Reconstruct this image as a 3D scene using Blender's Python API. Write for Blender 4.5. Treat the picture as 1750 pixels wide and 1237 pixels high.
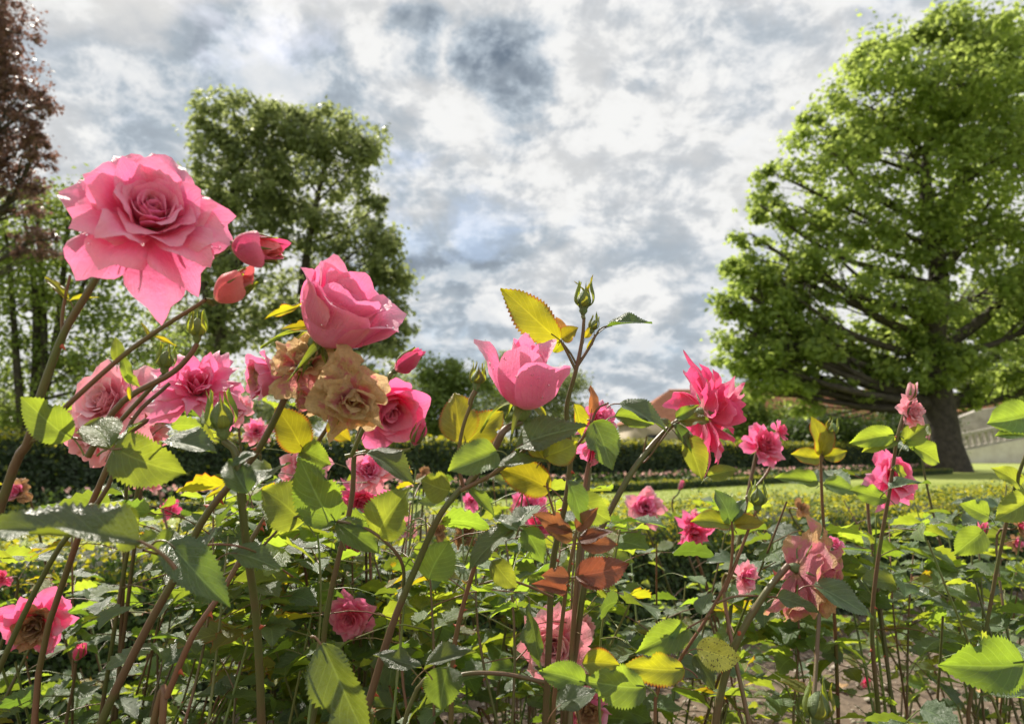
import bpy, math
import numpy as np
from mathutils import Vector, Matrix
R = math.radians
for o in list(bpy.data.objects): bpy.data.objects.remove(o)
S = bpy.context.scene
COL = S.collection
# ------------------------------------------------------------------ camera
FPX = 1167.0; CX = 875.0; CY = 618.5; PITCH = R(7.4); EYE = Vector((0, 0, 0.8))
cam = bpy.data.cameras.new('camera'); cam_o = bpy.data.objects.new('camera', cam); COL.objects.link(cam_o)
cam.sensor_width = 36; cam.lens = 36 * FPX / 1750; cam.clip_start = 0.02; cam.clip_end = 3000
cam_o.location = EYE; cam_o.rotation_euler = (R(90) + PITCH, 0, 0)
cam.dof.use_dof = True; cam.dof.focus_distance = 0.62; cam.dof.aperture_fstop = 9.0
S.camera = cam_o
FWD = Vector((0, math.cos(PITCH), math.sin(PITCH))); UPV = Vector((0, -math.sin(PITCH), math.cos(PITCH))); RT = Vector((1, 0, 0))
def P(px, py, d): return EYE + d * (FWD + RT * ((px - CX) / FPX) + UPV * ((CY - py) / FPX))
def G(px, py, z=0.0):
    v = P(px, py, 1) - EYE
    return EYE + v * ((z - EYE.z) / v.z)
def CD(x, y, t): return (RT * x + UPV * y - FWD * t).normalized()      # x right, y up, t towards the viewer
# ------------------------------------------------------------------ light
SUN_AZ, SUN_EL = R(-38), R(47)
sun = bpy.data.lights.new('sun', 'SUN'); sun.energy = 5.0; sun.angle = R(0.5); sun.color = (1, 0.92, 0.78)
sun_o = bpy.data.objects.new('sun', sun); COL.objects.link(sun_o)
sd = Vector((math.sin(SUN_AZ) * math.cos(SUN_EL), math.cos(SUN_AZ) * math.cos(SUN_EL), math.sin(SUN_EL)))
sun_o.rotation_euler = sd.to_track_quat('Z', 'Y').to_euler()
S.view_settings.view_transform = 'Standard'; S.view_settings.look = 'None'; S.view_settings.gamma = 1
S.view_settings.use_curve_mapping = False; S.view_settings.exposure = 0.68
S.render.engine = 'CYCLES'; S.cycles.max_bounces = 7; S.cycles.transparent_max_bounces = 4
W = bpy.data.worlds.new('World'); S.world = W; W.use_nodes = True
nt = W.node_tree; nt.nodes.clear()
class NB:
    """small node builder"""
    def __init__(s, tree): s.t = tree
    def n(s, kind, ins=None, **kw):
        nd = s.t.nodes.new(kind)
        for k, v in kw.items(): setattr(nd, k, v)
        for k, v in (ins or {}).items():
            if isinstance(v, bpy.types.NodeSocket): s.t.links.new(v, nd.inputs[k])
            else: nd.inputs[k].default_value = v
        return nd
    def m(s, op, a, b=0.0, c=None):
        d = {0: a, 1: b}
        if c is not None: d[2] = c
        return s.n('ShaderNodeMath', d, operation=op).outputs[0]
    def vm(s, op, a, b=(0, 0, 0)): return s.n('ShaderNodeVectorMath', {0: a, 1: b}, operation=op)
    def mix(s, f, a, b, mode='MIX'):
        nd = s.n('ShaderNodeMix', data_type='RGBA', blend_type=mode)
        for i, v in ((0, f), (6, a), (7, b)):
            if isinstance(v, bpy.types.NodeSocket): s.t.links.new(v, nd.inputs[i])
            else: nd.inputs[i].default_value = v if i == 0 else (tuple(v) + (1,))[:4]
        return nd.outputs[2]
    def noise(s, vec, scale, detail=4, rough=0.55, dist=0.0):
        ins = {'Scale': scale, 'Detail': detail, 'Roughness': rough, 'Distortion': dist}
        if vec is not None: ins['Vector'] = vec
        return s.n('ShaderNodeTexNoise', ins).outputs
    def mr(s, v, a, b, c=0.0, d=1.0, smooth=True):
        return s.n('ShaderNodeMapRange', {0: v, 1: a, 2: b, 3: c, 4: d}, interpolation_type='SMOOTHSTEP' if smooth else 'LINEAR').outputs[0]
b = NB(nt)
tc = b.n('ShaderNodeTexCoord').outputs['Generated']
sky = b.n('ShaderNodeTexSky', sky_type='NISHITA', sun_disc=False, sun_elevation=SUN_EL, sun_rotation=SUN_AZ, dust_density=1.5)
bg1 = b.n('ShaderNodeBackground', {0: sky.outputs[0], 1: 0.10})
sep = b.n('ShaderNodeSeparateXYZ', {0: tc}).outputs
zz = b.m('ADD', b.m('MAXIMUM', sep[2], 0.0), 0.42)
pv = b.n('ShaderNodeCombineXYZ', {0: b.m('DIVIDE', sep[0], zz), 1: b.m('DIVIDE', sep[1], zz), 2: 0.0}).outputs[0]
pv2 = b.vm('ADD', pv, (3.7, 1.2, 0.4)).outputs[0]
nA = b.noise(pv2, 1.7, 8, 0.6, 0.3)[0]
nB = b.noise(b.vm('ADD', pv, (9.1, 4.2, 2.0)).outputs[0], 3.8, 9, 0.6, 0.4)[0]
nC = b.noise(b.vm('ADD', pv, (1.3, 7.7, 5.0)).outputs[0], 9.0, 8, 0.65, 0.2)[0]
# slow wobble of the direction gives the dark cloud bellies ragged edges
wob = b.vm('SUBTRACT', b.noise(pv2, 5.5, 7, 0.6)[1], (0.5, 0.5, 0.5)).outputs[0]
wsc = b.n('ShaderNodeVectorMath', {0: wob, 'Scale': 0.26}, operation='SCALE').outputs[0]
dirw = b.vm('ADD', tc, wsc).outputs[0]
def belly(px, py, rpx, amp):
    d = (P(px, py, 1) - EYE).normalized()
    dist = b.vm('DISTANCE', dirw, tuple(d)).outputs['Value']
    return b.mr(dist, rpx / FPX * 0.35, rpx / FPX * 1.25, amp, 0.0)
tot = None
for q in ((860, 145, 110, .85), (700, 90, 80, .75), (1180, 80, 80, .55), (420, 110, 70, .6), (120, 120, 80, .4), (405, 115, 110, .5), (560, 175, 130, .5), (250, 190, 150, .5), (660, 240, 110, .45),
          (1180, 60, 120, .45), (1290, 120, 120, .4), (820, 380, 150, .42), (1010, 250, 120, .3), (1120, 330, 130, .3), (1600, 20, 150, .3), (760, 560, 260, .5), (1100, 600, 300, .45), (880, 440, 120, .5), (1010, 560, 160, .5), (120, 240, 120, .4)):
    v = belly(*q)
    tot = v if tot is None else b.m('MAXIMUM', tot, v)
dark = b.m('ADD', b.m('MULTIPLY', tot, b.mr(nB, 0.36, 0.56, 0.45, 1.15)), b.mr(nA, 0.5, 0.72, 0.0, 0.28))
dark = b.m('SUBTRACT', dark, b.mr(nC, 0.44, 0.60, 0.0, 0.34))
dark = b.m('MINIMUM', b.m('MAXIMUM', dark, 0.0), 1.0)
ramp = b.n('ShaderNodeValToRGB', {0: dark}); cr = ramp.color_ramp
cr.elements[0].position = 0; cr.elements[0].color = (0.77, 0.77, 0.76, 1)
cr.elements[1].position = 1; cr.elements[1].color = (0.17, 0.215, 0.275, 1)
for p_, c_ in ((0.22, (0.63, 0.65, 0.67, 1)), (0.5, (0.44, 0.50, 0.56, 1))):
    e = cr.elements.new(p_); e.color = c_
fine = b.mr(nC, 0.36, 0.60, 0.86, 1.09)
cl = b.mix(1.0, ramp.outputs[0], b.n('ShaderNodeCombineXYZ', {0: fine, 1: fine, 2: fine}).outputs[0], 'MULTIPLY')
bg2 = b.n('ShaderNodeBackground', {0: cl, 1: 0.69})
hole = b.m('MULTIPLY', b.mr(nB, 0.55, 0.70, 0.0, 0.42), b.mr(nA, 0.38, 0.55, 0.2, 1.0))
cover = b.m('SUBTRACT', 1.0, hole)
mx = b.n('ShaderNodeMixShader', {0: cover, 1: bg1.outputs[0], 2: bg2.outputs[0]})
out = b.n('ShaderNodeOutputWorld', {0: mx.outputs[0]})
# ------------------------------------------------------------------ materials
def mat(name):
    m = bpy.data.materials.new(name); m.use_nodes = True; m.node_tree.nodes.clear(); return m, NB(m.node_tree)
def finish(b, sh): b.n('ShaderNodeOutputMaterial', {0: sh})
def simple(name, c1, c2, scale=20, rough=0.7, bump=0.2, detail=5):
    m, b = mat(name)
    g = b.n('ShaderNodeTexCoord').outputs['Object']
    n = b.noise(g, scale, detail, 0.65)[0]
    col = b.mix(b.mr(n, 0.32, 0.68), c1, c2)
    bm_ = b.n('ShaderNodeBump', {'Strength': bump, 'Height': n, 'Distance': 0.3 / scale})
    p = b.n('ShaderNodeBsdfPrincipled', {'Base Color': col, 'Roughness': rough, 'Normal': bm_.outputs[0]})
    finish(b, p.outputs[0]); return m
def leaf_mat(name, top, under, trans, k=0.45, rough=0.33, spots=None, edge=None):
    m, b = mat(name)
    uv = b.n('ShaderNodeTexCoord').outputs['UV']
    sp = b.n('ShaderNodeSeparateXYZ', {0: uv}).outputs
    ax = b.m('ABSOLUTE', b.m('SUBTRACT', sp[0], 0.5))
    rib = b.mr(ax, 0.0, 0.035, 1.0, 0.0)
    fr = b.m('FRACT', b.m('SUBTRACT', b.m('MULTIPLY', sp[1], 8.0), b.m('MULTIPLY', ax, 6.0)))
    vein = b.mr(b.m('ABSOLUTE', b.m('SUBTRACT', fr, 0.5)), 0.40, 0.5)
    vn = b.m('MAXIMUM', rib, b.m('MULTIPLY', vein, 0.55))
    rnd = b.n('ShaderNodeObjectInfo').outputs['Random']
    obj = b.n('ShaderNodeTexCoord').outputs['Object']
    off = b.n('ShaderNodeVectorMath', {0: obj, 1: b.n('ShaderNodeCombineXYZ', {0: b.m('MULTIPLY', rnd, 50.0), 1: rnd, 2: rnd}).outputs[0]}, operation='ADD').outputs[0]
    n1 = b.noise(off, 3.0, 5, 0.6)[0]
    net = b.n('ShaderNodeTexVoronoi', {'Vector': off, 'Scale': 26.0}, feature='DISTANCE_TO_EDGE').outputs[0]
    var = b.n('ShaderNodeHueSaturation', {'Hue': b.mr(rnd, 0, 1, 0.478, 0.515, False), 'Saturation': b.mr(rnd, 0, 1, 1.05, 0.85, False),
              'Value': b.m('MULTIPLY', b.mr(b.m('FRACT', b.m('MULTIPLY', rnd, 7.3)), 0, 1, 0.7, 1.35, False), b.mr(n1, 0.3, 0.7, 0.85, 1.15))})
    bf = b.n('ShaderNodeNewGeometry').outputs['Backfacing']
    c = b.mix(bf, top, under); c = b.mix(b.m('MULTIPLY', vn, 0.45), c, tuple(min(1, x * 2.0 + .02) for x in under))
    b.t.links.new(c, var.inputs['Color']); cc = var.outputs[0]
    tv = b.n('ShaderNodeHueSaturation', {'Hue': b.mr(rnd, 0, 1, 0.47, 0.515, False), 'Value': b.m('MULTIPLY', b.mr(b.m('FRACT', b.m('MULTIPLY', rnd, 3.7)), 0, 1, 0.75, 1.2, False), b.m('SUBTRACT', b.mr(n1, 0.3, 0.7, 0.85, 1.15), b.m('MULTIPLY', vn, -0.35))), 'Color': tuple(trans) + (1,)}).outputs[0]
    if edge:
        e_ = b.m('MULTIPLY', b.mr(b.m('ABSOLUTE', b.m('SUBTRACT', sp[0], 0.5)), 0.40, 0.5), b.mr(n1, 0.35, 0.6, 0.3, 1))
        cc = b.mix(e_, cc, edge); tv = b.mix(e_, tv, edge)
    if spots:
        s_ = b.mr(b.noise(off, 22.0, 2, 0.5)[0], 0.58, 0.66)
        cc = b.mix(s_, cc, spots); tv = b.mix(s_, tv, spots)
    h = b.m('ADD', b.m('MULTIPLY', vn, -0.8), b.m('ADD', b.m('MULTIPLY', n1, 1.2), b.mr(net, 0, 0.12, 0, 0.35)))
    bp = b.n('ShaderNodeBump', {'Strength': 0.36, 'Distance': 0.035, 'Height': h}).outputs[0]
    rg = b.m('ADD', b.m('MULTIPLY', bf, 0.3), b.mr(n1, 0.3, 0.7, rough + .03, rough + .2))
    pr = b.n('ShaderNodeBsdfPrincipled', {'Base Color': cc, 'Roughness': rg, 'Normal': bp, 'Specular IOR Level': 0.85})
    tr = b.n('ShaderNodeBsdfTranslucent', {'Color': tv})
    sh = b.n('ShaderNodeMixShader', {0: k, 1: pr.outputs[0], 2: tr.outputs[0]})
    finish(b, sh.outputs[0]); return m
def petal_mat(name, col, edge, base, trans, k=0.35, brown=None, bamt=0.0, bsc=3.0):
    m, b = mat(name)
    uv = b.n('ShaderNodeTexCoord').outputs['UV']; sp = b.n('ShaderNodeSeparateXYZ', {0: uv}).outputs
    obj = b.n('ShaderNodeTexCoord').outputs['Object']
    rnd = b.n('ShaderNodeObjectInfo').outputs['Random']
    n1 = b.noise(obj, 3.0, 4, 0.6)[0]
    st = b.n('ShaderNodeMapping', {0: uv, 3: (28.0, 2.2, 1.0)}).outputs[0]
    vv = b.noise(st, 1.6, 4, 0.6)[0]
    c = b.mix(b.mr(b.m('ADD', sp[1], b.m('MULTIPLY', b.m('SUBTRACT', n1, 0.5), 0.3)), 0.55, 1.0), col, edge)  # petals pale towards the tip; lit rims are partly put into this colour
    c = b.mix(b.mr(sp[1], 0.22, 0.0), c, base)
    c = b.mix(b.m('MULTIPLY', b.mr(vv, 0.4, 0.66), 0.32), c, edge)
    c = b.n('ShaderNodeHueSaturation', {'Color': c, 'Hue': b.mr(rnd, 0, 1, 0.488, 0.508, False), 'Value': b.mr(b.m('FRACT', b.m('MULTIPLY', rnd, 5.3)), 0, 1, 0.93, 1.05, False), 'Saturation': b.mr(rnd, 0, 1, 0.92, 1.08, False)}).outputs[0]
    t = b.mix(b.mr(sp[1], 0.25, 0.0), trans, base)
    h = b.m('ADD', b.m('MULTIPLY', vv, 0.35), b.m('MULTIPLY', n1, 1.0))
    rough = 0.5; bst = 0.3
    if brown:
        bn = b.noise(obj, bsc, 6, 0.62)[0]
        msk = b.mr(b.m('ADD', bn, b.m('MULTIPLY', b.m('SUBTRACT', sp[1], 0.5), 0.35)), 0.62 - bamt, 0.72 - bamt)
        bc = b.mix(b.mr(b.noise(obj, 14, 5, 0.7)[0], 0.35, 0.65), brown, tuple(x * 0.72 for x in brown))
        c = b.mix(msk, c, bc); t = b.mix(msk, t, brown)
        h = b.m('ADD', h, b.m('MULTIPLY', b.noise(obj, 11, 5, 0.65, 0.8)[0], 1.6)); bst = 0.6; rough = 0.6
    bp = b.n('ShaderNodeBump', {'Strength': bst, 'Distance': 0.04, 'Height': h}).outputs[0]
    pr = b.n('ShaderNodeBsdfPrincipled', {'Base Color': c, 'Roughness': rough, 'Normal': bp, 'Specular IOR Level': 0.35, 'Sheen Weight': 0.25, 'Sheen Roughness': 0.5})
    tr = b.n('ShaderNodeBsdfTranslucent', {'Color': t, 'Normal': bp})
    sh = b.n('ShaderNodeMixShader', {0: k, 1: pr.outputs[0], 2: tr.outputs[0]})
    finish(b, sh.outputs[0]); return m
def foliage_mat(name, c1, c2, trans, k=0.4, rough=0.5, nscale=0.4):
    m, b = mat(name)
    obj = b.n('ShaderNodeTexCoord').outputs['Object']
    n1 = b.noise(obj, nscale, 3, 0.6)[0]; n2 = b.noise(obj, nscale * 14, 2, 0.5)[0]
    f = b.mr(b.m('ADD', b.m('MULTIPLY', n1, 0.6), b.m('MULTIPLY', n2, 0.4)), 0.38, 0.62)
    c = b.mix(f, c1, c2); t = b.mix(f, tuple(x * .75 for x in trans), trans)
    pr = b.n('ShaderNodeBsdfPrincipled', {'Base Color': c, 'Roughness': rough, 'Specular IOR Level': 0.4})
    tr = b.n('ShaderNodeBsdfTranslucent', {'Color': t})
    sh = b.n('ShaderNodeMixShader', {0: k, 1: pr.outputs[0], 2: tr.outputs[0]})
    finish(b, sh.outputs[0]); return m
def stem_mat(name, c1, c2):
    m, b = mat(name)
    obj = b.n('ShaderNodeTexCoord').outputs['Object']
    n1 = b.noise(obj, 14, 3, 0.6)[0]; n2 = b.noise(b.n('ShaderNodeMapping', {0: obj, 3: (300.0, 300.0, 60.0)}).outputs[0], 1.0, 3, 0.6)[0]
    c = b.mix(b.mr(n1, 0.4, 0.6), c1, c2)
    c = b.mix(b.mr(n2, 0.6, 0.75, 0, 0.35), c, (0.2, 0.13, 0.06))
    bp = b.n('ShaderNodeBump', {'Strength': 0.25, 'Distance': 0.002, 'Height': n2}).outputs[0]
    finish(b, b.n('ShaderNodeBsdfPrincipled', {'Base Color': c, 'Roughness': 0.42, 'Normal': bp, 'Subsurface Weight': 0.0}).outputs[0]); return m
M = {}
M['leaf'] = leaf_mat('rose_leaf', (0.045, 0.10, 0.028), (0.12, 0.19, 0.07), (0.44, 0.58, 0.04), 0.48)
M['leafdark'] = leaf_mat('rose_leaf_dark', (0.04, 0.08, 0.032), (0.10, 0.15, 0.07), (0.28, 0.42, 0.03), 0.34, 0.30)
M['leafyel'] = leaf_mat('rose_leaf_yellowing', (0.12, 0.16, 0.02), (0.18, 0.21, 0.04), (0.56, 0.52, 0.015), 0.5, 0.35, edge=(0.45, 0.09, 0.02))
M['leafspot'] = leaf_mat('rose_leaf_spotted', (0.45, 0.42, 0.03), (0.42, 0.4, 0.06), (0.75, 0.62, 0.02), 0.4, 0.4, spots=(0.07, 0.05, 0.01))
M['leafred'] = leaf_mat('rose_leaf_young_red', (0.13, 0.055, 0.03), (0.21, 0.09, 0.05), (0.46, 0.18, 0.05), 0.36, 0.3)
M['leafora'] = leaf_mat('rose_leaf_orange', (0.28, 0.14, 0.04), (0.34, 0.17, 0.06), (0.65, 0.32, 0.06), 0.5, 0.35)
M['pink'] = petal_mat('petal_pink', (0.90, 0.15, 0.39), (0.96, 0.47, 0.65), (0.88, 0.48, 0.42), (0.98, 0.18, 0.42), 0.5)
M['pinkout'] = petal_mat('petal_pink_outer', (0.90, 0.23, 0.46), (0.96, 0.52, 0.69), (0.86, 0.44, 0.42), (0.98, 0.22, 0.45), 0.48)
M['hot'] = petal_mat('petal_bright_pink', (0.86, 0.12, 0.30), (0.92, 0.30, 0.48), (0.86, 0.4, 0.40), (0.97, 0.09, 0.27), 0.46)
M['pale'] = petal_mat('petal_pale_pink', (0.90, 0.38, 0.49), (0.94, 0.62, 0.67), (0.86, 0.55, 0.42), (0.95, 0.32, 0.42), 0.42)
M['budpink'] = petal_mat('petal_bud_coral', (0.82, 0.18, 0.22), (0.88, 0.30, 0.36), (0.85, 0.48, 0.26), (0.92, 0.16, 0.18), 0.3)
M['wither'] = petal_mat('petal_withered', (0.80, 0.27, 0.33), (0.78, 0.36, 0.38), (0.7, 0.35, 0.2), (0.95, 0.35, 0.32), 0.48, (0.93, 0.66, 0.36), 0.17, 2.2)
M['wither2'] = petal_mat('petal_edge_browned', (0.82, 0.25, 0.34), (0.82, 0.40, 0.42), (0.7, 0.35, 0.2), (0.93, 0.25, 0.32), 0.42, (0.82, 0.50, 0.25), 0.05, 2.0)
M['dead'] = petal_mat('petal_dead_brown', (0.55, 0.30, 0.15), (0.55, 0.28, 0.16), (0.4, 0.2, 0.1), (0.8, 0.35, 0.15), 0.35, (0.62, 0.34, 0.15), 0.15, 3)
m, b_ = mat('dew_water')
finish(b_, b_.n('ShaderNodeBsdfPrincipled', {'Base Color': (1, 1, 1, 1), 'Roughness': 0.0, 'IOR': 1.33, 'Transmission Weight': 1.0}).outputs[0]); M['dew'] = m
M['calyx'] = leaf_mat('calyx_green', (0.09, 0.15, 0.045), (0.16, 0.22, 0.08), (0.30, 0.38, 0.03), 0.18, 0.45)
M['sepal'] = leaf_mat('sepal_green', (0.13, 0.19, 0.05), (0.2, 0.26, 0.09), (0.5, 0.55, 0.03), 0.4, 0.45)
M['stem'] = stem_mat('stem_green_brown', (0.09, 0.10, 0.03), (0.13, 0.075, 0.045))
M['stemred'] = stem_mat('stem_red_brown', (0.17, 0.075, 0.045), (0.12, 0.09, 0.035))
M['stemgreen'] = stem_mat('stem_green', (0.12, 0.18, 0.04), (0.15, 0.15, 0.05))
M['thorn'] = simple('thorn_red', (0.50, 0.09, 0.05), (0.32, 0.06, 0.03), 60, 0.4, 0.05)
M['boxleaf'] = foliage_mat('box_leaf_dark', (0.035, 0.07, 0.018), (0.06, 0.11, 0.025), (0.12, 0.2, 0.02), 0.25, 0.4, 3)
M['boxnew'] = foliage_mat('box_leaf_new', (0.20, 0.26, 0.03), (0.28, 0.32, 0.04), (0.66, 0.60, 0.03), 0.5, 0.4, 3)
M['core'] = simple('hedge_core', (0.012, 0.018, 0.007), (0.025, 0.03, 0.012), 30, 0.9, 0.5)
M['hedgefar'] = foliage_mat('yew_leaf', (0.02, 0.04, 0.014), (0.04, 0.07, 0.02), (0.05, 0.09, 0.015), 0.2, 0.5, 1.2)
M['oak'] = foliage_mat('oak_leaf', (0.11, 0.165, 0.045), (0.17, 0.24, 0.065), (0.52, 0.64, 0.14), 0.6, 0.45, 0.5)
M['lime'] = foliage_mat('dark_tree_leaf', (0.10, 0.13, 0.065), (0.15, 0.185, 0.09), (0.42, 0.48, 0.18), 0.56, 0.5, 0.35)
M['mid'] = foliage_mat('shrub_leaf', (0.09, 0.14, 0.04), (0.15, 0.21, 0.055), (0.38, 0.48, 0.09), 0.48, 0.5, 0.7)
M['under'] = foliage_mat('dark_green_leaf', (0.045, 0.075, 0.022), (0.08, 0.12, 0.035), (0.15, 0.24, 0.04), 0.35, 0.5, 0.7)  # darker green leaf of the evergreen bushes and the rose border
M['copper'] = foliage_mat('copper_beech_leaf', (0.13, 0.085, 0.08), (0.18, 0.115, 0.10), (0.36, 0.19, 0.15), 0.42, 0.45, 0.7)
M['bark'] = simple('bark', (0.03, 0.025, 0.02), (0.07, 0.058, 0.046), 5, 0.9, 0.8)
M['soil'] = simple('soil', (0.075, 0.052, 0.036), (0.17, 0.125, 0.09), 30, 0.95, 0.9, 8)
M['stone'] = simple('pebble', (0.22, 0.18, 0.14), (0.42, 0.37, 0.31), 35, 0.85, 0.3)
M['drymat'] = simple('dry_leaf', (0.22, 0.12, 0.05), (0.40, 0.26, 0.12), 40, 0.8, 0.5)
# ------------------------------------------------------------------ geometry helpers
def mk_mesh(name, V, F, mats, uv=None, smooth=True, midx=None):
    V = np.asarray(V, np.float32); F = np.asarray(F, np.int32); me = bpy.data.meshes.new(name)
    k = F.shape[1]; me.vertices.add(len(V)); me.vertices.foreach_set('co', V.ravel())
    me.loops.add(F.size); me.loops.foreach_set('vertex_index', F.ravel())
    me.polygons.add(len(F)); me.polygons.foreach_set('loop_start', np.arange(0, F.size, k, dtype=np.int32))
    if smooth: me.polygons.foreach_set('use_smooth', np.ones(len(F), bool))
    if midx is not None: me.polygons.foreach_set('material_index', np.asarray(midx, np.int32))
    for m in (mats if isinstance(mats, (list, tuple)) else [mats]): me.materials.append(m)
    if uv is not None:
        l = me.uv_layers.new(name='UVMap'); l.data.foreach_set('uv', np.asarray(uv, np.float32)[F.ravel()].ravel())
    me.update(calc_edges=True); return me
WM = {}
def link(name, me, parent=None, mw=None):
    o = bpy.data.objects.new(name, me); COL.objects.link(o)
    mw = mw or Matrix.Identity(4)
    if parent is not None:
        o.parent = parent; o.matrix_basis = WM[parent.name].inverted() @ mw
    else: o.matrix_basis = mw
    WM[o.name] = mw; return o
def tag(o, label=None, cat=None, group=None, kind=None):
    for k, v in (('label', label), ('category', cat), ('group', group), ('kind', kind)):
        if v: o[k] = v
    return o
def frame(loc, z, x=None, s=1.0):
    z = Vector(z).normalized(); x = Vector(x) if x is not None else Vector((1, 0.3, 0.1))
    x = (x - z * x.dot(z))
    if x.length < 1e-4: x = z.orthogonal()
    x.normalize(); y = z.cross(x)
    m = Matrix((x * s, y * s, z * s)).transposed().to_4x4(); m.translation = Vector(loc); return m
def frame_y(loc, yv, nrm, s):
    y = Vector(yv).normalized(); z = Vector(nrm); z = z - y * z.dot(y)
    if z.length < 1e-4: z = y.orthogonal()
    z.normalize(); x = y.cross(z)
    m = Matrix((x * s, y * s, z * s)).transposed().to_4x4(); m.translation = Vector(loc); return m
def catmull(pts, n):
    p = np.array([list(q) for q in pts], float)
    if len(p) == 2: t = np.linspace(0, 1, n)[:, None]; return p[0] * (1 - t) + p[1] * t
    p = np.vstack([2 * p[0] - p[1], p, 2 * p[-1] - p[-2]]); segs = len(p) - 3; out = []
    for t in np.linspace(0, segs - 1e-6, n):
        i = int(t); f = t - i; a, b_, c, d = p[i:i + 4]
        out.append(0.5 * ((2 * b_) + (-a + c) * f + (2 * a - 5 * b_ + 4 * c - d) * f * f + (-a + 3 * b_ - 3 * c + d) * f ** 3))
    return np.array(out)
def tube(pts, r0, r1, n=14, sides=8, knots=None):
    p = catmull(pts, n); t = np.gradient(p, axis=0); t /= np.linalg.norm(t, axis=1)[:, None] + 1e-9
    up = np.array([0.31, 0.9, 0.2]); r = np.linspace(r0, r1, n) if knots is None else np.interp(np.linspace(0, 1, n), *knots)
    V = []
    for i in range(n):
        s_ = np.cross(t[i], up); s_ /= np.linalg.norm(s_) + 1e-9; w_ = np.cross(s_, t[i]); up = w_
        a = np.arange(sides) * 2 * math.pi / sides
        V.append(p[i] + r[i] * (np.cos(a)[:, None] * s_ + np.sin(a)[:, None] * w_))
    V = np.vstack(V); i, j = np.meshgrid(np.arange(n - 1), np.arange(sides), indexing='ij'); j2 = (j + 1) % sides
    F = np.stack([i * sides + j, i * sides + j2, (i + 1) * sides + j2, (i + 1) * sides + j], -1).reshape(-1, 4)
    return V, F
def join(parts):
    Vs, Fs, k = [], [], 0
    for V, F in parts: Vs.append(V); Fs.append(F + k); k += len(V)
    return np.vstack(Vs), np.vstack(Fs)
def gridF(nr, nc):
    i, j = np.meshgrid(np.arange(nr - 1), np.arange(nc - 1), indexing='ij')
    return np.stack([i * nc + j, i * nc + j + 1, (i + 1) * nc + j + 1, (i + 1) * nc + j], -1).reshape(-1, 4)
def leaf_geo(rng, rows=25, cols=7, Wd=0.62, fold=0.18, droop=0.18, wave=0.03, serr=0.10, twist=0.0, bite=False):
    t = np.linspace(0, 1, rows); prof = (t ** 0.60) * ((1 - t) ** 0.86) * (1 - .35 * np.clip((t - .8) / .2, 0, 1) ** 1.2); prof /= prof.max()
    asym = rng.uniform(-.05, .05); ph = rng.uniform(0, 6, 6); s = np.linspace(-1, 1, cols); V = np.zeros((rows, cols, 3)); U = np.zeros((rows, cols, 2))
    tooth = (np.arange(rows) % 2)
    for j, sj in enumerate(s):
        e = abs(sj) ** 6
        w = prof * Wd * 0.5 * (1 + serr * (tooth - 0.5) * e * 1.6)
        if bite and sj > 0.8: w = w * (1 - 0.35 * np.exp(-((t - 0.6) / 0.05) ** 2))
        x = sj * w * (1 + asym * np.sign(sj)); y = t + tooth * e * (0.016 if rows < 40 else .011)
        z = fold * np.abs(x) * 1.6 * (1 - 0.7 * abs(sj) ** 2 * 0.5) - droop * t ** 2 + wave * (np.sin(t * 9 + ph[0] + sj * 1.2) * abs(sj) ** 1.5 + 0.6 * np.sin(t * 15 + ph[1] + sj * 3) * abs(sj) ** 2)
        x2 = x + 0.05 * np.sin(t * 3 + ph[2]) * rng.choice([1]) * 0.8
        a = twist * t; xx = x2 * np.cos(a); z = z + x2 * np.sin(a)
        V[:, j] = np.stack([xx, y, z], -1); U[:, j] = np.stack([np.full(rows, sj * .5 + .5), t], -1)
    return V.reshape(-1, 3), gridF(rows, cols), U.reshape(-1, 2)
rg = np.random.default_rng(7)
LEAF = {}
def hero_leaf(kind, v):
    key = (kind, v)
    if key not in LEAF:
        r = np.random.default_rng(100 + v)
        V, F, U = leaf_geo(r, 43, 9, r.uniform(.56, .66), r.uniform(.15, .5), r.uniform(.1, .38), r.uniform(.028, .05), 0.085, r.uniform(-.6, .6), v % 3 == 0)
        LEAF[key] = mk_mesh('rose_leaflet', V, F, M[kind], U)
    return LEAF[key]
def fill_leaf(kind, v):
    key = ('f' + kind, v)
    if key not in LEAF:
        r = np.random.default_rng(300 + v)
        V, F, U = leaf_geo(r, 13, 5, r.uniform(.56, .74), r.uniform(.08, .35), r.uniform(.05, .35), .03, 0.16, r.uniform(-.4, .4))
        LEAF[key] = mk_mesh('rose_leaflet', V, F, M[kind], U)
    return LEAF[key]
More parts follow.
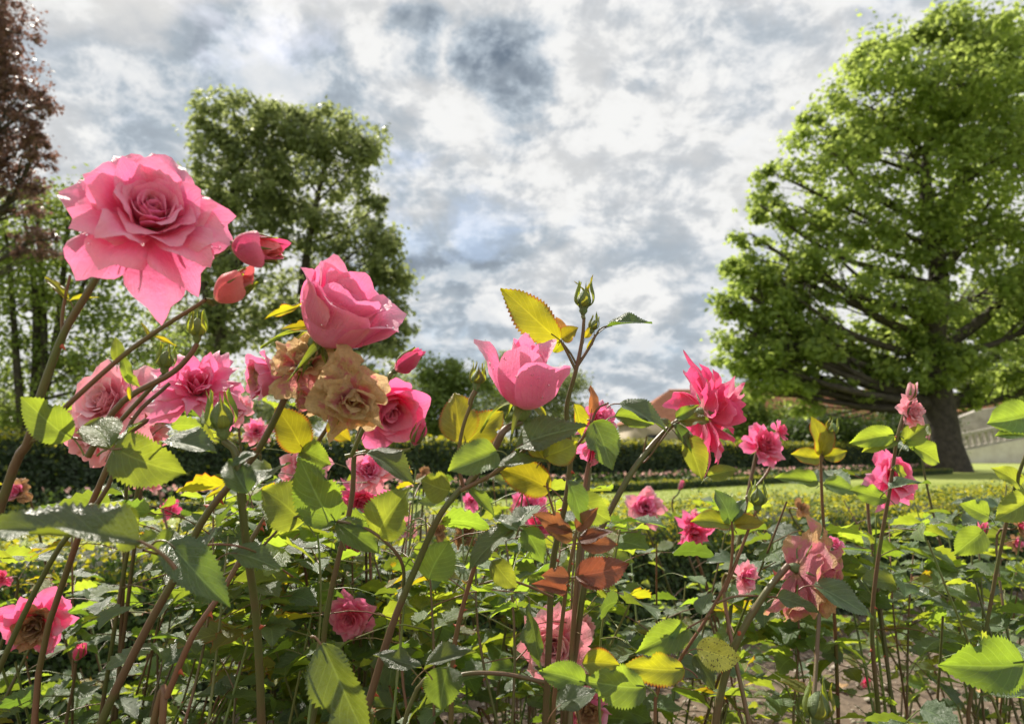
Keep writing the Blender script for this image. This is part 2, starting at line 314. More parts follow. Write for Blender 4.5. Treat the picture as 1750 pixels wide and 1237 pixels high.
# --- petals and blooms
def petal_geo(rng, L, Wd, ang, r0=0.05, flat=0.0, cup=1.0, roll=0.1, point=0.1, ruf=0.02, nu=9, nv=10):
    s = np.linspace(0, 1.3, 53); a = np.radians(np.interp(s, [0, .33, .66, 1, 1.3], list(ang) + [ang[-1] + (ang[-1] - ang[-2]) * .4])); ds = L * (s[1] - s[0])
    r = r0 + np.concatenate([[0], np.cumsum(np.sin(a[:-1]) * ds)]); z = np.concatenate([[0], np.cumsum(np.cos(a[:-1]) * ds)])
    u, v = np.meshgrid(np.linspace(-1, 1, nu), np.linspace(0, 1, nv), indexing='xy'); ph = rng.uniform(0, 6.28, 5)
    ln = 0.97 - 0.30 * np.abs(u) ** 2.4 + point * np.exp(-(u / .24) ** 2) + 0.03 * np.sin(u * 5 + ph[0])
    Sx = v * ln
    rr = np.interp(Sx, s, r); z0 = np.interp(Sx, s, z); aa = np.interp(Sx, s, a)
    w = Wd * .5 * (.28 + .72 * np.sin(np.clip(Sx * 1.3, 0, 1) * math.pi / 2))
    Rc = np.maximum(rr, .09) * 1.05 + flat; th = np.clip(u * w / Rc, -2.4, 2.4)
    y = Rc * np.sin(th); off = Rc * (1 - np.cos(th)) * cup
    e = np.clip((np.abs(u) - .45) / .55, 0, 1) ** 2 * v ** 1.3
    off = off - roll * L * e * 1.2 + ruf * L * v ** 2 * (np.sin(u * 3.1 + ph[1]) + .6 * np.sin(u * 6.3 + v * 3 + ph[2]) + .3 * np.sin(u * 11 + ph[3])) + .35 * ruf * L * v ** 5 * np.sin(u * 17 + ph[4])
    y = y * (1 - .25 * roll * e * 3)
    x = rr - off * np.cos(aa); zc = z0 + off * np.sin(aa)
    V = np.stack([x, y, zc], -1).reshape(-1, 3)
    U = np.stack([u * .5 + .5, v], -1).reshape(-1, 2)
    return V, gridF(nv, nu), U
KN = {
 'full':   dict(N=40, f=(0, .25, .5, .75, 1), A=((35, 0, -25, 0), (48, 20, 5, 50), (58, 38, 30, 80), (68, 62, 66, 108), (86, 98, 108, 132)), L=(.45, 1.05), Wd=(.6, 1.0), roll=(0, .2), pt=(.02, .26), ruf=(.035, .05)),
 'goblet': dict(N=23, f=(0, .45, .75, 1), A=((35, 0, -22, -5), (56, 16, 2, 32), (66, 22, 8, 58), (76, 34, 22, 88)), L=(.6, 1.0), Wd=(.6, 1.15), roll=(0, .10), pt=(.02, .12), ruf=(.02, .04)),
 'budrose': dict(N=11, f=(0, .5, .72, 1), A=((24, 0, -14, -4), (48, 6, -13, -2), (54, 10, -8, 14), (62, 22, 14, 80)), L=(.8, 1.0), Wd=(.55, 1.0), roll=(0, .10), pt=(.08, .12), ruf=(.008, .02)),
 'bud':    dict(N=7, f=(0, .5, .8, 1), A=((20, 0, -10, -2), (44, 6, -16, -4), (46, 8, -14, 0), (48, 10, -12, 14)), L=(.9, 1.0), Wd=(.5, .8), roll=(0, .03), pt=(.1, .12), ruf=(.005, .012)),
 'spiky':  dict(N=40, f=(0, .3, .6, 1), A=((35, 0, -10, 10), (46, 22, 20, 50), (60, 50, 62, 100), (86, 100, 112, 130)), L=(.75, 1.0), Wd=(.42, .66), roll=(.02, .22), pt=(.08, .38), ruf=(.02, .04)),
 'ruffle': dict(N=38, f=(0, .35, .65, 1), A=((30, 5, -12, 20), (44, 22, 16, 55), (58, 44, 48, 95), (80, 84, 95, 125)), L=(.72, 1.0), Wd=(.45, .8), roll=(0, .14), pt=(.03, .16), ruf=(.05, .07)),
 'wither': dict(N=26, f=(0, .3, .6, 1), A=((40, 10, -30, -60), (60, 40, 30, 80), (75, 70, 60, 120), (90, 105, 115, 90)), L=(.5, 1.0), Wd=(.5, .95), roll=(-.1, .18), pt=(.0, .1), ruf=(.09, .10)),
}
BL = {}; OPEN = []
def bloom_geos(kind, seed, detail):
    key = (kind, seed, detail)
    if key in BL: return BL[key]
    k = KN[kind]; r = np.random.default_rng(seed); N = k['N']
    if detail == 0: N = max(6, int(N * .6))
    nu, nv = ((13, 14), (9, 9), (6, 6))[2 - detail]
    out = []; az = r.uniform(0, 6.28)
    for i in range(N):
        f = i / (N - 1); A = [np.interp(f, k['f'], [q[j] for q in k['A']]) for j in range(4)]
        A = [a + r.normal(0, 3 + 5 * f) for a in A]; ip = lambda q: q[0] + (q[1] - q[0]) * f
        L = ip(k['L']) * r.uniform(.9, 1.08); r0 = .03 + .10 * f
        V, F, U = petal_geo(r, L, ip(k['Wd']) * r.uniform(.88, 1.1), A, r0, .02 + .35 * f * (kind not in ('bud', 'budrose', 'goblet')) + r.uniform(0, .05), 1.0,
                            ip(k['roll']) * r.uniform(.5, 1.4), ip(k['pt']) * r.uniform(.6, 1.3), ip(k['ruf']), nu, nv)
        az += 2.39996 + r.normal(0, {'wither': .8, 'ruffle': .35, 'spiky': .3, 'full': .2}.get(kind, .12)); c, s_ = math.cos(az), math.sin(az)
        V = V @ np.array([[c, s_, 0], [-s_, c, 0], [0, 0, 1]]); V[:, 2] -= .06 * f
        wa = {'wither': .15, 'full': .035, 'ruffle': .06, 'spiky': .06, 'goblet': .03, 'budrose': .03, 'bud': .01}[kind]
        jt = r.normal(0, .05 if kind in ('full', 'ruffle', 'spiky', 'wither') else .015, 2) * (.3 + f); V[:, 0] += V[:, 2] * jt[0]; V[:, 1] += V[:, 2] * jt[1]
        q = V * 3.1 + seed; V = V + wa * np.stack([np.sin(q[:, 1] + 1.3 * q[:, 2]), np.sin(q[:, 2] * 1.1 + q[:, 0]), np.sin(q[:, 0] * 1.2 + q[:, 1] * .7)], -1) * np.clip(np.linalg.norm(V, axis=1), 0, 1)[:, None]
        q = V * (9.0 if kind != 'wither' else 13.) + i; V = V + (wa * .22 if kind != 'wither' else .035) * np.stack([np.sin(q[:, 1]), np.sin(q[:, 2]), np.sin(q[:, 0] + q[:, 1])], -1)
        out.append((V, F, U, f))
    allv = np.vstack([q[0] for q in out]); lo, hi = allv.min(0), allv.max(0)
    ctr = (lo + hi) / 2; rad = max(np.linalg.norm(allv - ctr, axis=1).max() * .97, 1e-3)
    res = dict(p=out, ctr=ctr, rad=rad, rxy=np.linalg.norm(allv[:, :2], axis=1).max(), zr=(lo[2], hi[2]), meshes={}); BL[key] = res; return res
def lathe(prof, sides=12):
    a = np.arange(sides) * 2 * math.pi / sides
    V = np.array([[q[0] * math.cos(t), q[0] * math.sin(t), q[1]] for q in prof for t in a]); n = len(prof)
    i, j = np.meshgrid(np.arange(n - 1), np.arange(sides), indexing='ij'); j2 = (j + 1) % sides
    return V, np.stack([i * sides + j, i * sides + j2, (i + 1) * sides + j2, (i + 1) * sides + j], -1).reshape(-1, 4)
def sepal_geo(rng, L, Wd, ang, r0):
    V, F, U = petal_geo(rng, L, Wd, ang, r0, .0, 1, 0, 0, 0.02, 5, 12)
    u = U[:, 0] * 2 - 1; v = U[:, 1]
    # taper to a long point
    tp = np.interp(v, [0, .25, .6, 1], [1, 1, .45, .04]); V[:, 1] *= tp; return V, F, U
CAL = {}
def calyx_meshes(style):
    if style in CAL: return CAL[style]
    V, F = lathe([(.028, -.30), (.05, -.27), (.10, -.20), (.125, -.11), (.11, -.03), (.13, .02), (.05, .05)])
    U = np.stack([np.full(len(V), .3), np.full(len(V), .4)], -1)
    body = mk_mesh('calyx', V, F, M['calyx'], U); seps = []
    for i in range(3):
        r = np.random.default_rng(40 + i)
        A = {'down': (95, 135, 160, 120 + 25 * i), 'up': (72, 16, -10, 8 + 22 * i), 'hug': (66, 10, -16, -6 + 6 * i), 'flat': (85, 95, 80, 60)}[style]
        V, F, U = sepal_geo(r, {'down': .75, 'up': 1.0, 'hug': 1.25, 'flat': .8}[style], {'down': .2, 'up': .4, 'hug': .52, 'flat': .22}[style], A, .07)
        seps.append(mk_mesh('sepal', V, F, M['sepal'], U))
    CAL[style] = (body, seps); return CAL[style]
def bloom(bush, px, py, size, d, face, kind, mats, seed, detail=1, sep='down', name='rose_bloom', spin=0.0, squash=1.0, label=None, dew=0):
    """size = largest extent in photo pixels at depth d; returns the world point of the base of the calyx and axis"""
    OPEN.append((px, py, size, d)); g = bloom_geos(kind, seed, detail); wr = size / FPX * d / 2; s = wr / g['rad']
    axis = CD(*face); R_ = frame((0, 0, 0), axis, CD(math.cos(spin), math.sin(spin), 0.2), s)
    if squash != 1.0: R_ = R_ @ Matrix.Diagonal((1, 1, squash, 1))
    ctr = P(px, py, d); org = ctr - (R_ @ Vector(g['ctr'].tolist())); Mw = R_.copy(); Mw.translation = org
    # calyx scaled relative to the petals
    cs = {'bud': .85, 'budrose': 1.0, 'goblet': 1.0}.get(kind, .85)
    body, seps = calyx_meshes(sep)
    bo = link(name, body, bush, Mw @ Matrix.Diagonal((cs, cs, cs, 1)))
    if label: bo['label'] = label
    for i in range(5):
        link('sepal', seps[i % 3], bo, Mw @ Matrix.Diagonal((cs, cs, cs, 1)) @ Matrix.Rotation(i * 1.2566 + seed, 4, 'Z'))
    mk = tuple(mats)
    if mk not in g['meshes']:
        g['meshes'][mk] = [mk_mesh('petal', V, F, M[mats[0] if f < .55 else mats[-1]], U) for V, F, U, f in g['p']]
    if size / 1750 * 1024 < 16:
        pass
    for me in g['meshes'][mk]: link('petal', me, bo, Mw)
    if dew:
        rd = np.random.default_rng(seed + 9); parts = []; Mi = np.array(Mw); a6 = [(0.001, 1), (.6, .8), (.98, .2), (.9, -.4), (.001, -.6)]; sv, sf = lathe(a6, 8)
        outer = [q[0] for q in g['p'][-10:]]
        for _ in range(dew):
            pv_ = outer[int(rd.integers(0, len(outer)))]; p_ = pv_[int(rd.integers(len(pv_) // 2, len(pv_)))]; w_ = (Mi @ np.append(p_, 1))[:3] - np.array(Mw.translation)
            parts.append((sv * rd.uniform(.0004, .0012) + w_ + np.array([0, -.0004, .0005]), sf))
        V, F = join(parts); dm = link('dew_drops', mk_mesh('dew_drops', V, F, M['dew']), bo, Matrix.Translation(Mw.translation)); dm['kind'] = 'stuff'
    return Mw @ Vector((0, 0, -.29 * cs)), axis
def green_bud(bush, px, py, size, d, face, seed=0, tip=True, name='rose_bud'):
    key = 'gb'
    if key not in CAL:
        V, F = lathe([(.05, -.42), (.09, -.34), (.16, -.24), (.15, -.14), (.2, -.06), (.27, .06), (.28, .18), (.22, .34), (.12, .48), (.04, .56), (.0, .58)], 14)
        U = np.stack([np.full(len(V), .3), np.full(len(V), .4)], -1); body = mk_mesh('bud', V, F, M['calyx'], U); seps = []
        for i in range(3):
            r = np.random.default_rng(70 + i)
            V, F, U = sepal_geo(r, 1.12, .52, (70, 6, -24, (-10, 20, -2)[i]), .13); V[:, 2] -= .08; V[:, :2] *= 1.08
            seps.append(mk_mesh('sepal', V, F, M['sepal'], U))
        CAL[key] = (body, seps)
    body, seps = CAL[key]; s = size / FPX * d / 1.35; axis = CD(*face); Mw = frame(P(px, py, d) - axis * .2 * s, axis, CD(1, .2, .3), s)
    bo = link(name, body, bush, Mw)
    for i in range(5): link('sepal', seps[i % 3], bo, Mw @ Matrix.Rotation(i * 1.2566 + seed, 4, 'Z'))
    return Mw @ Vector((0, 0, -.41)), axis
def stem(bush, pts, r0, r1, mt='stem', name='stem', n=16, sides=9, thorns=0, seed=0, tsize=1.0):
    rr_ = np.random.default_rng(int(abs(pts[0][0]) * 1000) + seed + 5)
    if name == 'stem':
        # canes that leave the frame at the bottom go on down to the root of their bush
        root = WM[bush.name].translation
        def below(p):
            v = Vector(p) - EYE; dz = v.dot(FWD); return (Vector(p) - root).length > .09 and CY - v.dot(UPV) / dz * FPX > 1190 and p[2] > .08
        pts = [Vector(p) for p in pts]; jit = Vector((math.sin(pts[0].x * 91) * .03, math.cos(pts[0].z * 77) * .03, 0)); ext = root + jit
        if below(pts[0]): pts = [ext, ext.lerp(pts[0], .5) + (pts[0] - pts[1]).normalized() * .03] + pts; n += 8
        elif below(pts[-1]): pts = pts + [ext.lerp(pts[-1], .5) + (pts[-1] - pts[-2]).normalized() * .03, ext]; n += 8
    V, F = tube(pts, r0, r1, n, sides)
    o = bpy.data.objects.new(name, mk_mesh(name, V - np.array(WM[bush.name].translation), F, M[mt])); COL.objects.link(o); o.parent = bush; WM[o.name] = WM[bush.name]
    if thorns:
        p = catmull(pts, 60)
        for k in range(thorns):
            i = int(rr_.uniform(4, 54)); t = Vector((p[i + 1] - p[i]).tolist()).normalized(); side = (RT * rr_.choice([-1, 1]) + FWD * rr_.uniform(-.8, .4)); side = (side - t * side.dot(t)).normalized()
            rad = r0 + (r1 - r0) * i / 60
            link('thorn', THORN, o, frame(Vector(p[i].tolist()) + side * rad * .8, side, t, rad * 1.5 * tsize))
    return o
Vt, Ft = lathe([(.38, 0), (.22, .25), (.09, .7), (.005, 1.1)], 7); Vt[:, 0] *= 1.6; Vt[:, 0] -= .45 * (Vt[:, 2] / 1.1) ** 2
THORN = mk_mesh('thorn', Vt, Ft, M['thorn'])
def compound(bush, base, direc, length, rng, kind='leaf', n=5, up=Vector((0, 0, 1)), mesh='f', lsize=.60, droop=.25):
    """a pinnate rose leaf: a thin stalk that carries its leaflets"""
    direc = Vector(direc).normalized(); p0 = Vector(base)
    p1 = p0 + direc * length * .5 + up * .04 * length; p2 = p0 + direc * length - up * droop * length * .4
    rad = max(.0006, length * .009)
    V, F = tube([p0, p1, p2], rad, rad * .6, 6, 5)
    st = bpy.data.objects.new('leaf', mk_mesh('leaf_stalk', V - np.array(WM[bush.name].translation), F, M['stemred' if rng.random() < .5 else 'stemgreen'])); COL.objects.link(st); st.parent = bush; WM[st.name] = WM[bush.name]
    side = direc.cross(up)
    if side.length < .1: side = direc.orthogonal()
    side.normalize(); nrm = side.cross(direc).normalized()
    mf = fill_leaf if mesh == 'f' else hero_leaf
    def lf(p, dv, s):
        nn = nrm * .75 + sd * rng.uniform(-.1, 1.2) + side * rng.normal(0, .5) + direc * rng.normal(0, .5) + Vector(rng.normal(0, .12, 3).tolist())
        link('leaflet', mf(kind, int(rng.integers(0, 6))), st, frame_y(p, dv, nn, s))
    lf(p2, direc + side * rng.normal(0, .15) - up * droop, length * lsize * rng.uniform(.85, 1.1))
    pairs = (n - 1) // 2
    for k in range(pairs):
        f = .88 - k * .38; p = p0.lerp(p1, f * 2) if f < .5 else p1.lerp(p2, f * 2 - 1)
        for sg in (-1, 1):
            if rng.random() < .07: continue
            lf(p, side * sg + direc * rng.uniform(.25, .7) - up * droop * rng.uniform(-.5, 1), length * lsize * rng.uniform(.65, .95))
    return st
# ================================================================== setting
from mathutils import noise as mnoise
def plane_mesh(name, pts, mt): return mk_mesh(name, [list(p) for p in pts], [list(range(len(pts)))], mt, smooth=False)
m, b_ = mat('lawn_grass')
ob = b_.n('ShaderNodeTexCoord').outputs['Object']
n1 = b_.noise(ob, .5, 5, .6)[0]; n2 = b_.noise(ob, 9, 6, .7)[0]; n3 = b_.noise(ob, 60, 3, .6)[0]
c = b_.mix(b_.mr(n2, .35, .65), (0.20, 0.27, 0.045), (0.34, 0.38, 0.08)); c = b_.mix(b_.mr(n1, .4, .65, 0, .5), c, (0.30, 0.33, 0.08))
bp = b_.n('ShaderNodeBump', {'Strength': .9, 'Distance': .03, 'Height': b_.m('ADD', n3, n2)}).outputs[0]
finish(b_, b_.n('ShaderNodeBsdfPrincipled', {'Base Color': c, 'Roughness': .8, 'Normal': bp}).outputs[0]); M['lawn'] = m
ground = tag(link('ground', plane_mesh('ground', [(-900, -40, 0), (900, -40, 0), (900, 1600, 0), (-900, 1600, 0)], M['lawn'])), kind='structure')
# near hedge runs from front-left to back-right
HA = Vector((-3.2, 1.0, 0)); HD = Vector((.9, .44, 0)).normalized(); HN = Vector((-HD.y, HD.x, 0))   # HN points away from the camera
HL = 9.5
xs = np.linspace(-5, 8, 130); ys = np.linspace(-1.2, 6.5, 80); X, Y = np.meshgrid(xs, ys)
dd = (X - HA.x) * HN.x + (Y - HA.y) * HN.y
keep = dd < .45
Z = np.array([[mnoise.noise(Vector((x * 3, y * 3, 0))) * .018 + mnoise.noise(Vector((x * 14, y * 14, 3))) * .010 for x in xs] for y in ys]) + .03
Z = np.where(dd > .3, .006, np.maximum(Z, .006))
# slide rows beyond the hedge's middle back onto that line so that the bed ends under the hedge
over = np.maximum(dd - .45, 0); X2 = X - over * HN.x; Y2 = Y - over * HN.y
F = gridF(80, 130); kf = keep.ravel()[F].any(axis=1)
bed = tag(link('soil_bed', mk_mesh('soil_bed', np.stack([X2, Y2, Z], -1).reshape(-1, 3), F[kf], M['soil'])), kind='structure')
def scatter_stones(n, rng):
    Vs = []; oc = np.array([[1, 0, 0], [-1, 0, 0], [0, 1, 0], [0, -1, 0], [0, 0, 1], [0, 0, -1]], float)
    Fo = np.array([[0, 2, 4], [2, 1, 4], [1, 3, 4], [3, 0, 4], [2, 0, 5], [1, 2, 5], [3, 1, 5], [0, 3, 5]])
    pts = []
    while len(pts) < n:
        x, y = rng.uniform(-3, 4.5), rng.uniform(.3, 4.6)
        if (x - HA.x) * HN.x + (y - HA.y) * HN.y < .05: pts.append((x, y))
    Fs = []
    for i, (x, y) in enumerate(pts):
        s = rng.uniform(.004, .012) if rng.random() < .85 else rng.uniform(.012, .022)
        v = oc * rng.uniform(.6, 1.2, (6, 1)) * s * np.array([1.2, .9, .6]); a = rng.uniform(0, 6.28); c_, s_ = math.cos(a), math.sin(a)
        v = v @ np.array([[c_, s_, 0], [-s_, c_, 0], [0, 0, 1]]) + np.array([x, y, .036 + mnoise.noise(Vector((x * 3, y * 3, 0))) * .018]); Vs.append(v); Fs.append(Fo + 6 * i)
    return np.vstack(Vs), np.vstack(Fs)
V, F = scatter_stones(9000, rg)
tag(link('pebbles', mk_mesh('pebbles', V, F, M['stone'])), 'small tan pebbles and clods scattered over the brown soil under the roses', 'pebbles', kind='stuff')
Vs, Fs, k = [], [], 0
for i in range(420):
    x, y = rg.uniform(-2.2, 3.6), rg.uniform(.6, 4.2)
    if (x - HA.x) * HN.x + (y - HA.y) * HN.y > .05: continue
    V, F, U = leaf_geo(rg, 7, 5, .7, rg.uniform(-.3, .6), rg.uniform(-.3, .5), .06, 0); s = rg.uniform(.025, .05)
    m_ = frame_y((x, y, .05), (rg.normal(), rg.normal(), .1), (rg.normal() * .4, rg.normal() * .4, 1), s)
    Vs.append(np.c_[V, np.ones(len(V))] @ np.array(m_).T); Fs.append(F + k); k += len(V)
tag(link('leaf_litter', mk_mesh('leaf_litter', np.vstack(Vs)[:, :3], np.vstack(Fs), M['drymat'])), 'dry curled brown leaves lying on the soil of the rose bed', 'leaf litter', kind='stuff')
def leaf_cards(pos, nrm, size, rng, aspect=.5, jit=.6):
    n = len(pos); nn = nrm + rng.normal(0, jit, (n, 3)); nn /= np.linalg.norm(nn, axis=1)[:, None] + 1e-9
    t = rng.normal(0, 1, (n, 3)); t -= nn * (t * nn).sum(1)[:, None]; t /= np.linalg.norm(t, axis=1)[:, None] + 1e-9; s = np.cross(nn, t)
    sz = (size * rng.uniform(.6, 1.3, n))[:, None]
    a = pos - t * sz * .5; c_ = pos + t * sz * .5; b1 = pos + s * sz * aspect * .5 + nn * sz * .08 - t * sz * .05; d1 = pos - s * sz * aspect * .5 + nn * sz * .08 - t * sz * .05
    V = np.stack([a, b1, c_, d1], 1).reshape(-1, 3); F = np.arange(4 * n).reshape(n, 4); return V, F
def hedge(name, label, A, D, L, width, height, n, size, mats, rng, newtop=.5, core=True, front_bias=.62, lump=.05, group=None, shoots=0.12):
    D = Vector(D).normalized(); Nn = Vector((-D.y, D.x, 0)); e = bpy.data.objects.new(name, None); COL.objects.link(e); e.location = A; WM[e.name] = Matrix.Translation(A)
    tag(e, label, 'hedge', group)
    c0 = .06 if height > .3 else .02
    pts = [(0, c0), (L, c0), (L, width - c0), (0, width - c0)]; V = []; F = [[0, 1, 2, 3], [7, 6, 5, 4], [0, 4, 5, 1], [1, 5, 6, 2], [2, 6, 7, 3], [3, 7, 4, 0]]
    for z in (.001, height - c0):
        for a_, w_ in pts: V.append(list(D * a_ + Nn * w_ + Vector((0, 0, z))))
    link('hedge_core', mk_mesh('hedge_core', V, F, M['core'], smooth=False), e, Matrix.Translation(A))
    Dn, Nv = np.array(D), np.array(Nn); Z = np.array([0, 0, 1.])
    nf = int(n * front_bias); ntp = int(n * .9) - nf; nb = n - nf - ntp
    def lum(a_, h_): return lump * (np.sin(a_ * 5.1 + h_ * 7) + np.sin(a_ * 11.3 + 1 - h_ * 9) * .6 + rng.normal(0, .45, len(a_)))
    a = L * rng.random(nf); h = height * rng.random(nf) ** .8; pf = a[:, None] * Dn + h[:, None] * Z + (rng.normal(0, .015, nf) - lum(a, h) * .5)[:, None] * Nv
    a2 = L * rng.random(ntp); w2 = width * rng.random(ntp); sh = rng.random(ntp) ** 3 * shoots; pt = a2[:, None] * Dn + w2[:, None] * Nv + (height + lum(a2, w2) * .6 + sh)[:, None] * Z
    a3 = L * rng.random(nb); h3 = height * rng.random(nb); pb = a3[:, None] * Dn + h3[:, None] * Z + (width + rng.normal(0, .02, nb))[:, None] * Nv
    pos = np.vstack([pf, pt, pb]); nr = np.vstack([np.tile(-Nv + .35 * Z, (nf, 1)), np.tile(Z, (ntp, 1)), np.tile(Nv + .2 * Z, (nb, 1))])
    V, F = leaf_cards(pos, nr, size, rng, .55)
    hh = np.concatenate([h / height, np.ones(ntp), h3 / height]); mi = (rng.random(n) < np.interp(hh, [0, .75, .97, 1], [.01, .05, newtop * .7, newtop])).astype(int)
    o = link('hedge_foliage', mk_mesh('hedge_foliage', V, F, [M[q] for q in mats], smooth=False, midx=mi), e, Matrix.Translation(A)); o['kind'] = 'stuff'
    return e
hedge('box_hedge', 'clipped knee-high box hedge with yellow-green new shoots just behind the rose bed', HA, HD, HL, .85, .50, 120000, .021, ('boxleaf', 'boxnew'), rg, .62, lump=.035, shoots=.05)
FD = Vector((10.2, 8.2, 0)).normalized(); FA = Vector((-5.2, 9.8, 0)) - FD * 9
hedge('yew_hedge', 'long dark chest-high clipped hedge on the far side of the lawn', FA, FD, 36.0, 1.3, .97, 90000, .075, ('hedgefar', 'boxnew'), rg, .5, lump=.04)
FN = Vector((-FD.y, FD.x, 0))
hedge('edging_hedge', 'low strip of box edging in front of the long dark hedge', FA - FN * 1.75, FD, 34.0, .35, .17, 26000, .04, ('boxleaf', 'boxnew'), rg, .55, lump=.02, shoots=.03)
# pink rose border between edging and hedge, far away
n = 7000; a = 34 * rg.random(n); w = -1.25 + .9 * rg.random(n); base = np.array(FA)[None] + a[:, None] * np.array(FD) + w[:, None] * np.array(FN)
pos = base + np.stack([np.zeros(n), np.zeros(n), .05 + .30 * rg.random(n)], 1)
cl = (rg.random(n) < .24); mi = (cl & (pos[:, 2] > .22)).astype(int)
V, F = leaf_cards(pos, np.tile([0, -.6, .6], (n, 1)), np.where(mi > 0, .075, .06), rg, .85, .8)
tag(link('rose_border', mk_mesh('rose_border', V, F, [M['under'], M['pink']], smooth=False, midx=mi)), 'distant border of small pink roses along the foot of the dark hedge', 'flower border', kind='stuff')
# lawn blades nearest to the viewer beyond the hedge
n = 60000; x = rg.uniform(-7, 16, n); y = rg.uniform(1.5, 17, n) ; dd_ = (x - HA.x) * HN.x + (y - HA.y) * HN.y; ff = (x - FA.x) * FN.x + (y - FA.y) * FN.y
ok = (dd_ > .9) & (ff < -1.8); x, y = x[ok], y[ok]; n = len(x); hgt = rg.uniform(.02, .05, n); an = rg.uniform(0, 6.28, n); q = np.stack([np.cos(an), np.sin(an), 0 * an], 1) * .006
p0 = np.stack([x, y, 0 * x], 1); tip = p0 + np.stack([rg.normal(0, .015, n), rg.normal(0, .015, n), hgt], 1)
V = np.stack([p0 - q, p0 + q, tip], 1).reshape(-1, 3)
M['blade'] = foliage_mat('grass_blade', (0.12, 0.19, .03), (0.22, .29, .05), (.4, .5, .06), .4, .5, 2)
tag(link('lawn_blades', mk_mesh('lawn_blades', V, np.arange(3 * n).reshape(n, 3), M['blade'], smooth=False)), 'short sunlit grass blades of the lawn between the hedges', 'grass', kind='stuff')
# hills
M['hill'] = simple('wooded_hill', (0.06, 0.10, 0.12), (0.09, 0.14, 0.15), .02, .95, .2)  # forest colour shifted to blue, distance haze put into the colour
def ridge(name, y0, hs, x0, x1, mt, k):
    xs = np.linspace(x0, x1, 60); V = []
    for x_ in xs:
        h_ = hs * (.55 + .45 * math.sin(x_ * .004 * k + 1.3) + .2 * math.sin(x_ * .013 * k)); V += [[x_, y0, -1], [x_, y0 + 120, h_ * .8], [x_, y0 + 260, max(h_, 2)], [x_, y0 + 420, -1]]
    tag(link(name, mk_mesh(name, V, gridF(60, 4), M[mt])), kind='structure')
ridge('hills', 900, 26, -1500, 1500, 'hill', 1)
# ------------------------------------------------------------------ trees
def tree(name, label, cat, d, trunk, tr, lobes, ncl, nlf, lsize, mt, rng, group=None, flat=.75, trunk_r1=.25, depth=.8, clr=.16, extra_trunks=(), low=0.0):
    base = P(*trunk[0], d); base.z = 0 if base.z < .4 else base.z
    e = bpy.data.objects.new(name, None); COL.objects.link(e); e.location = base; WM[e.name] = Matrix.Translation(base); tag(e, label, cat, group)
    sc = d / FPX; tp = [base] + [P(x_, y_, d) for x_, y_ in trunk[1:]]; parts = []
    n_ = 14; parts.append(tube(tp, 0, 0, n_, 12, ([0, .04, .12, .6, 1], [tr * 1.7, tr * 1.25, tr, tr * .5, tr * trunk_r1 * .7])))
    for et, er in extra_trunks:
        q = [P(x_, y_, d + rng.uniform(-.5, .5)) for x_, y_ in et]; parts.append(tube(q, er, er * .3, 12, 8))
    tpp = catmull(tp, 40); pos, cs = [], []
    for (lx, ly, rx, ry) in lobes:
        c0 = P(lx, ly, d) + FWD * rng.uniform(-.5, .5) * rx * sc * depth; c0 = np.array(c0)
        zt = tpp[:, 2]; want = c0[2] - .45 * np.linalg.norm(c0[:2] - np.array(base)[:2]); i = int(np.argmin(np.abs(zt - max(want, zt[0] + .18 * (zt[-1] - zt[0])))))
        st = tpp[i]; rad = tr * (1 - .75 * i / 40) * .36; mid = st * .5 + c0 * .5 + np.array([rng.normal(0, .06), rng.normal(0, .06), -.06]) * np.linalg.norm(c0 - st)
        parts.append(tube([st, mid, c0], rad, rad * .28, 8, 7)); limb = catmull([st, mid, c0], 12)
        area = rx * ry; k = max(3, int(ncl * area / sum(q[2] * q[3] for q in lobes)))
        v = rng.normal(0, 1, (k, 3)); v /= np.linalg.norm(v, axis=1)[:, None]; rr_ = rng.uniform(.35, 1.0, k) ** .7
        off = v * rr_[:, None]; off = off[:, 0:1] * np.array(RT) * rx * sc + off[:, 1:2] * np.array(FWD) * rx * sc * depth + off[:, 2:3] * np.array([0, 0, 1]) * ry * sc
        for q in off:
            cc = c0 + q; j = int(rng.integers(5, 12)); l0 = limb[j]; mid2 = (l0 + cc) / 2 + rng.normal(0, .07, 3) * np.linalg.norm(cc - l0)
            parts.append(tube([l0, mid2, cc], rad * .22, rad * .05, 5, 4)); pos.append(cc); cs.append(min(rx, ry) * sc)
    V, F = join(parts); o = link('trunk', mk_mesh('trunk', V - np.array(base), F, M['bark']), e, Matrix.Translation(base))
    pos = np.array(pos); cs = np.array(cs); n = nlf; idx = rng.integers(0, len(pos), n)
    rad = cs[idx] * clr * rng.uniform(.6, 1.6, len(pos))[idx]; off = rng.normal(0, 1, (n, 3)) * rad[:, None] * np.array([1.15, 1.15, flat])
    pp = pos[idx] + off; nr = off / (np.linalg.norm(off, axis=1)[:, None] + 1e-9) * .6 + np.array([0, 0, .6])
    if low: pp[:, 2] = np.maximum(pp[:, 2], low * rng.uniform(.3, 1.2, n))
    V, F = leaf_cards(pp - np.array(base), nr, lsize, rng, .62, .55)
    o = link('crown', mk_mesh('crown', V, F, M[mt], smooth=False), e, Matrix.Translation(base)); o['kind'] = 'stuff'; return e
rt = np.random.default_rng(21)
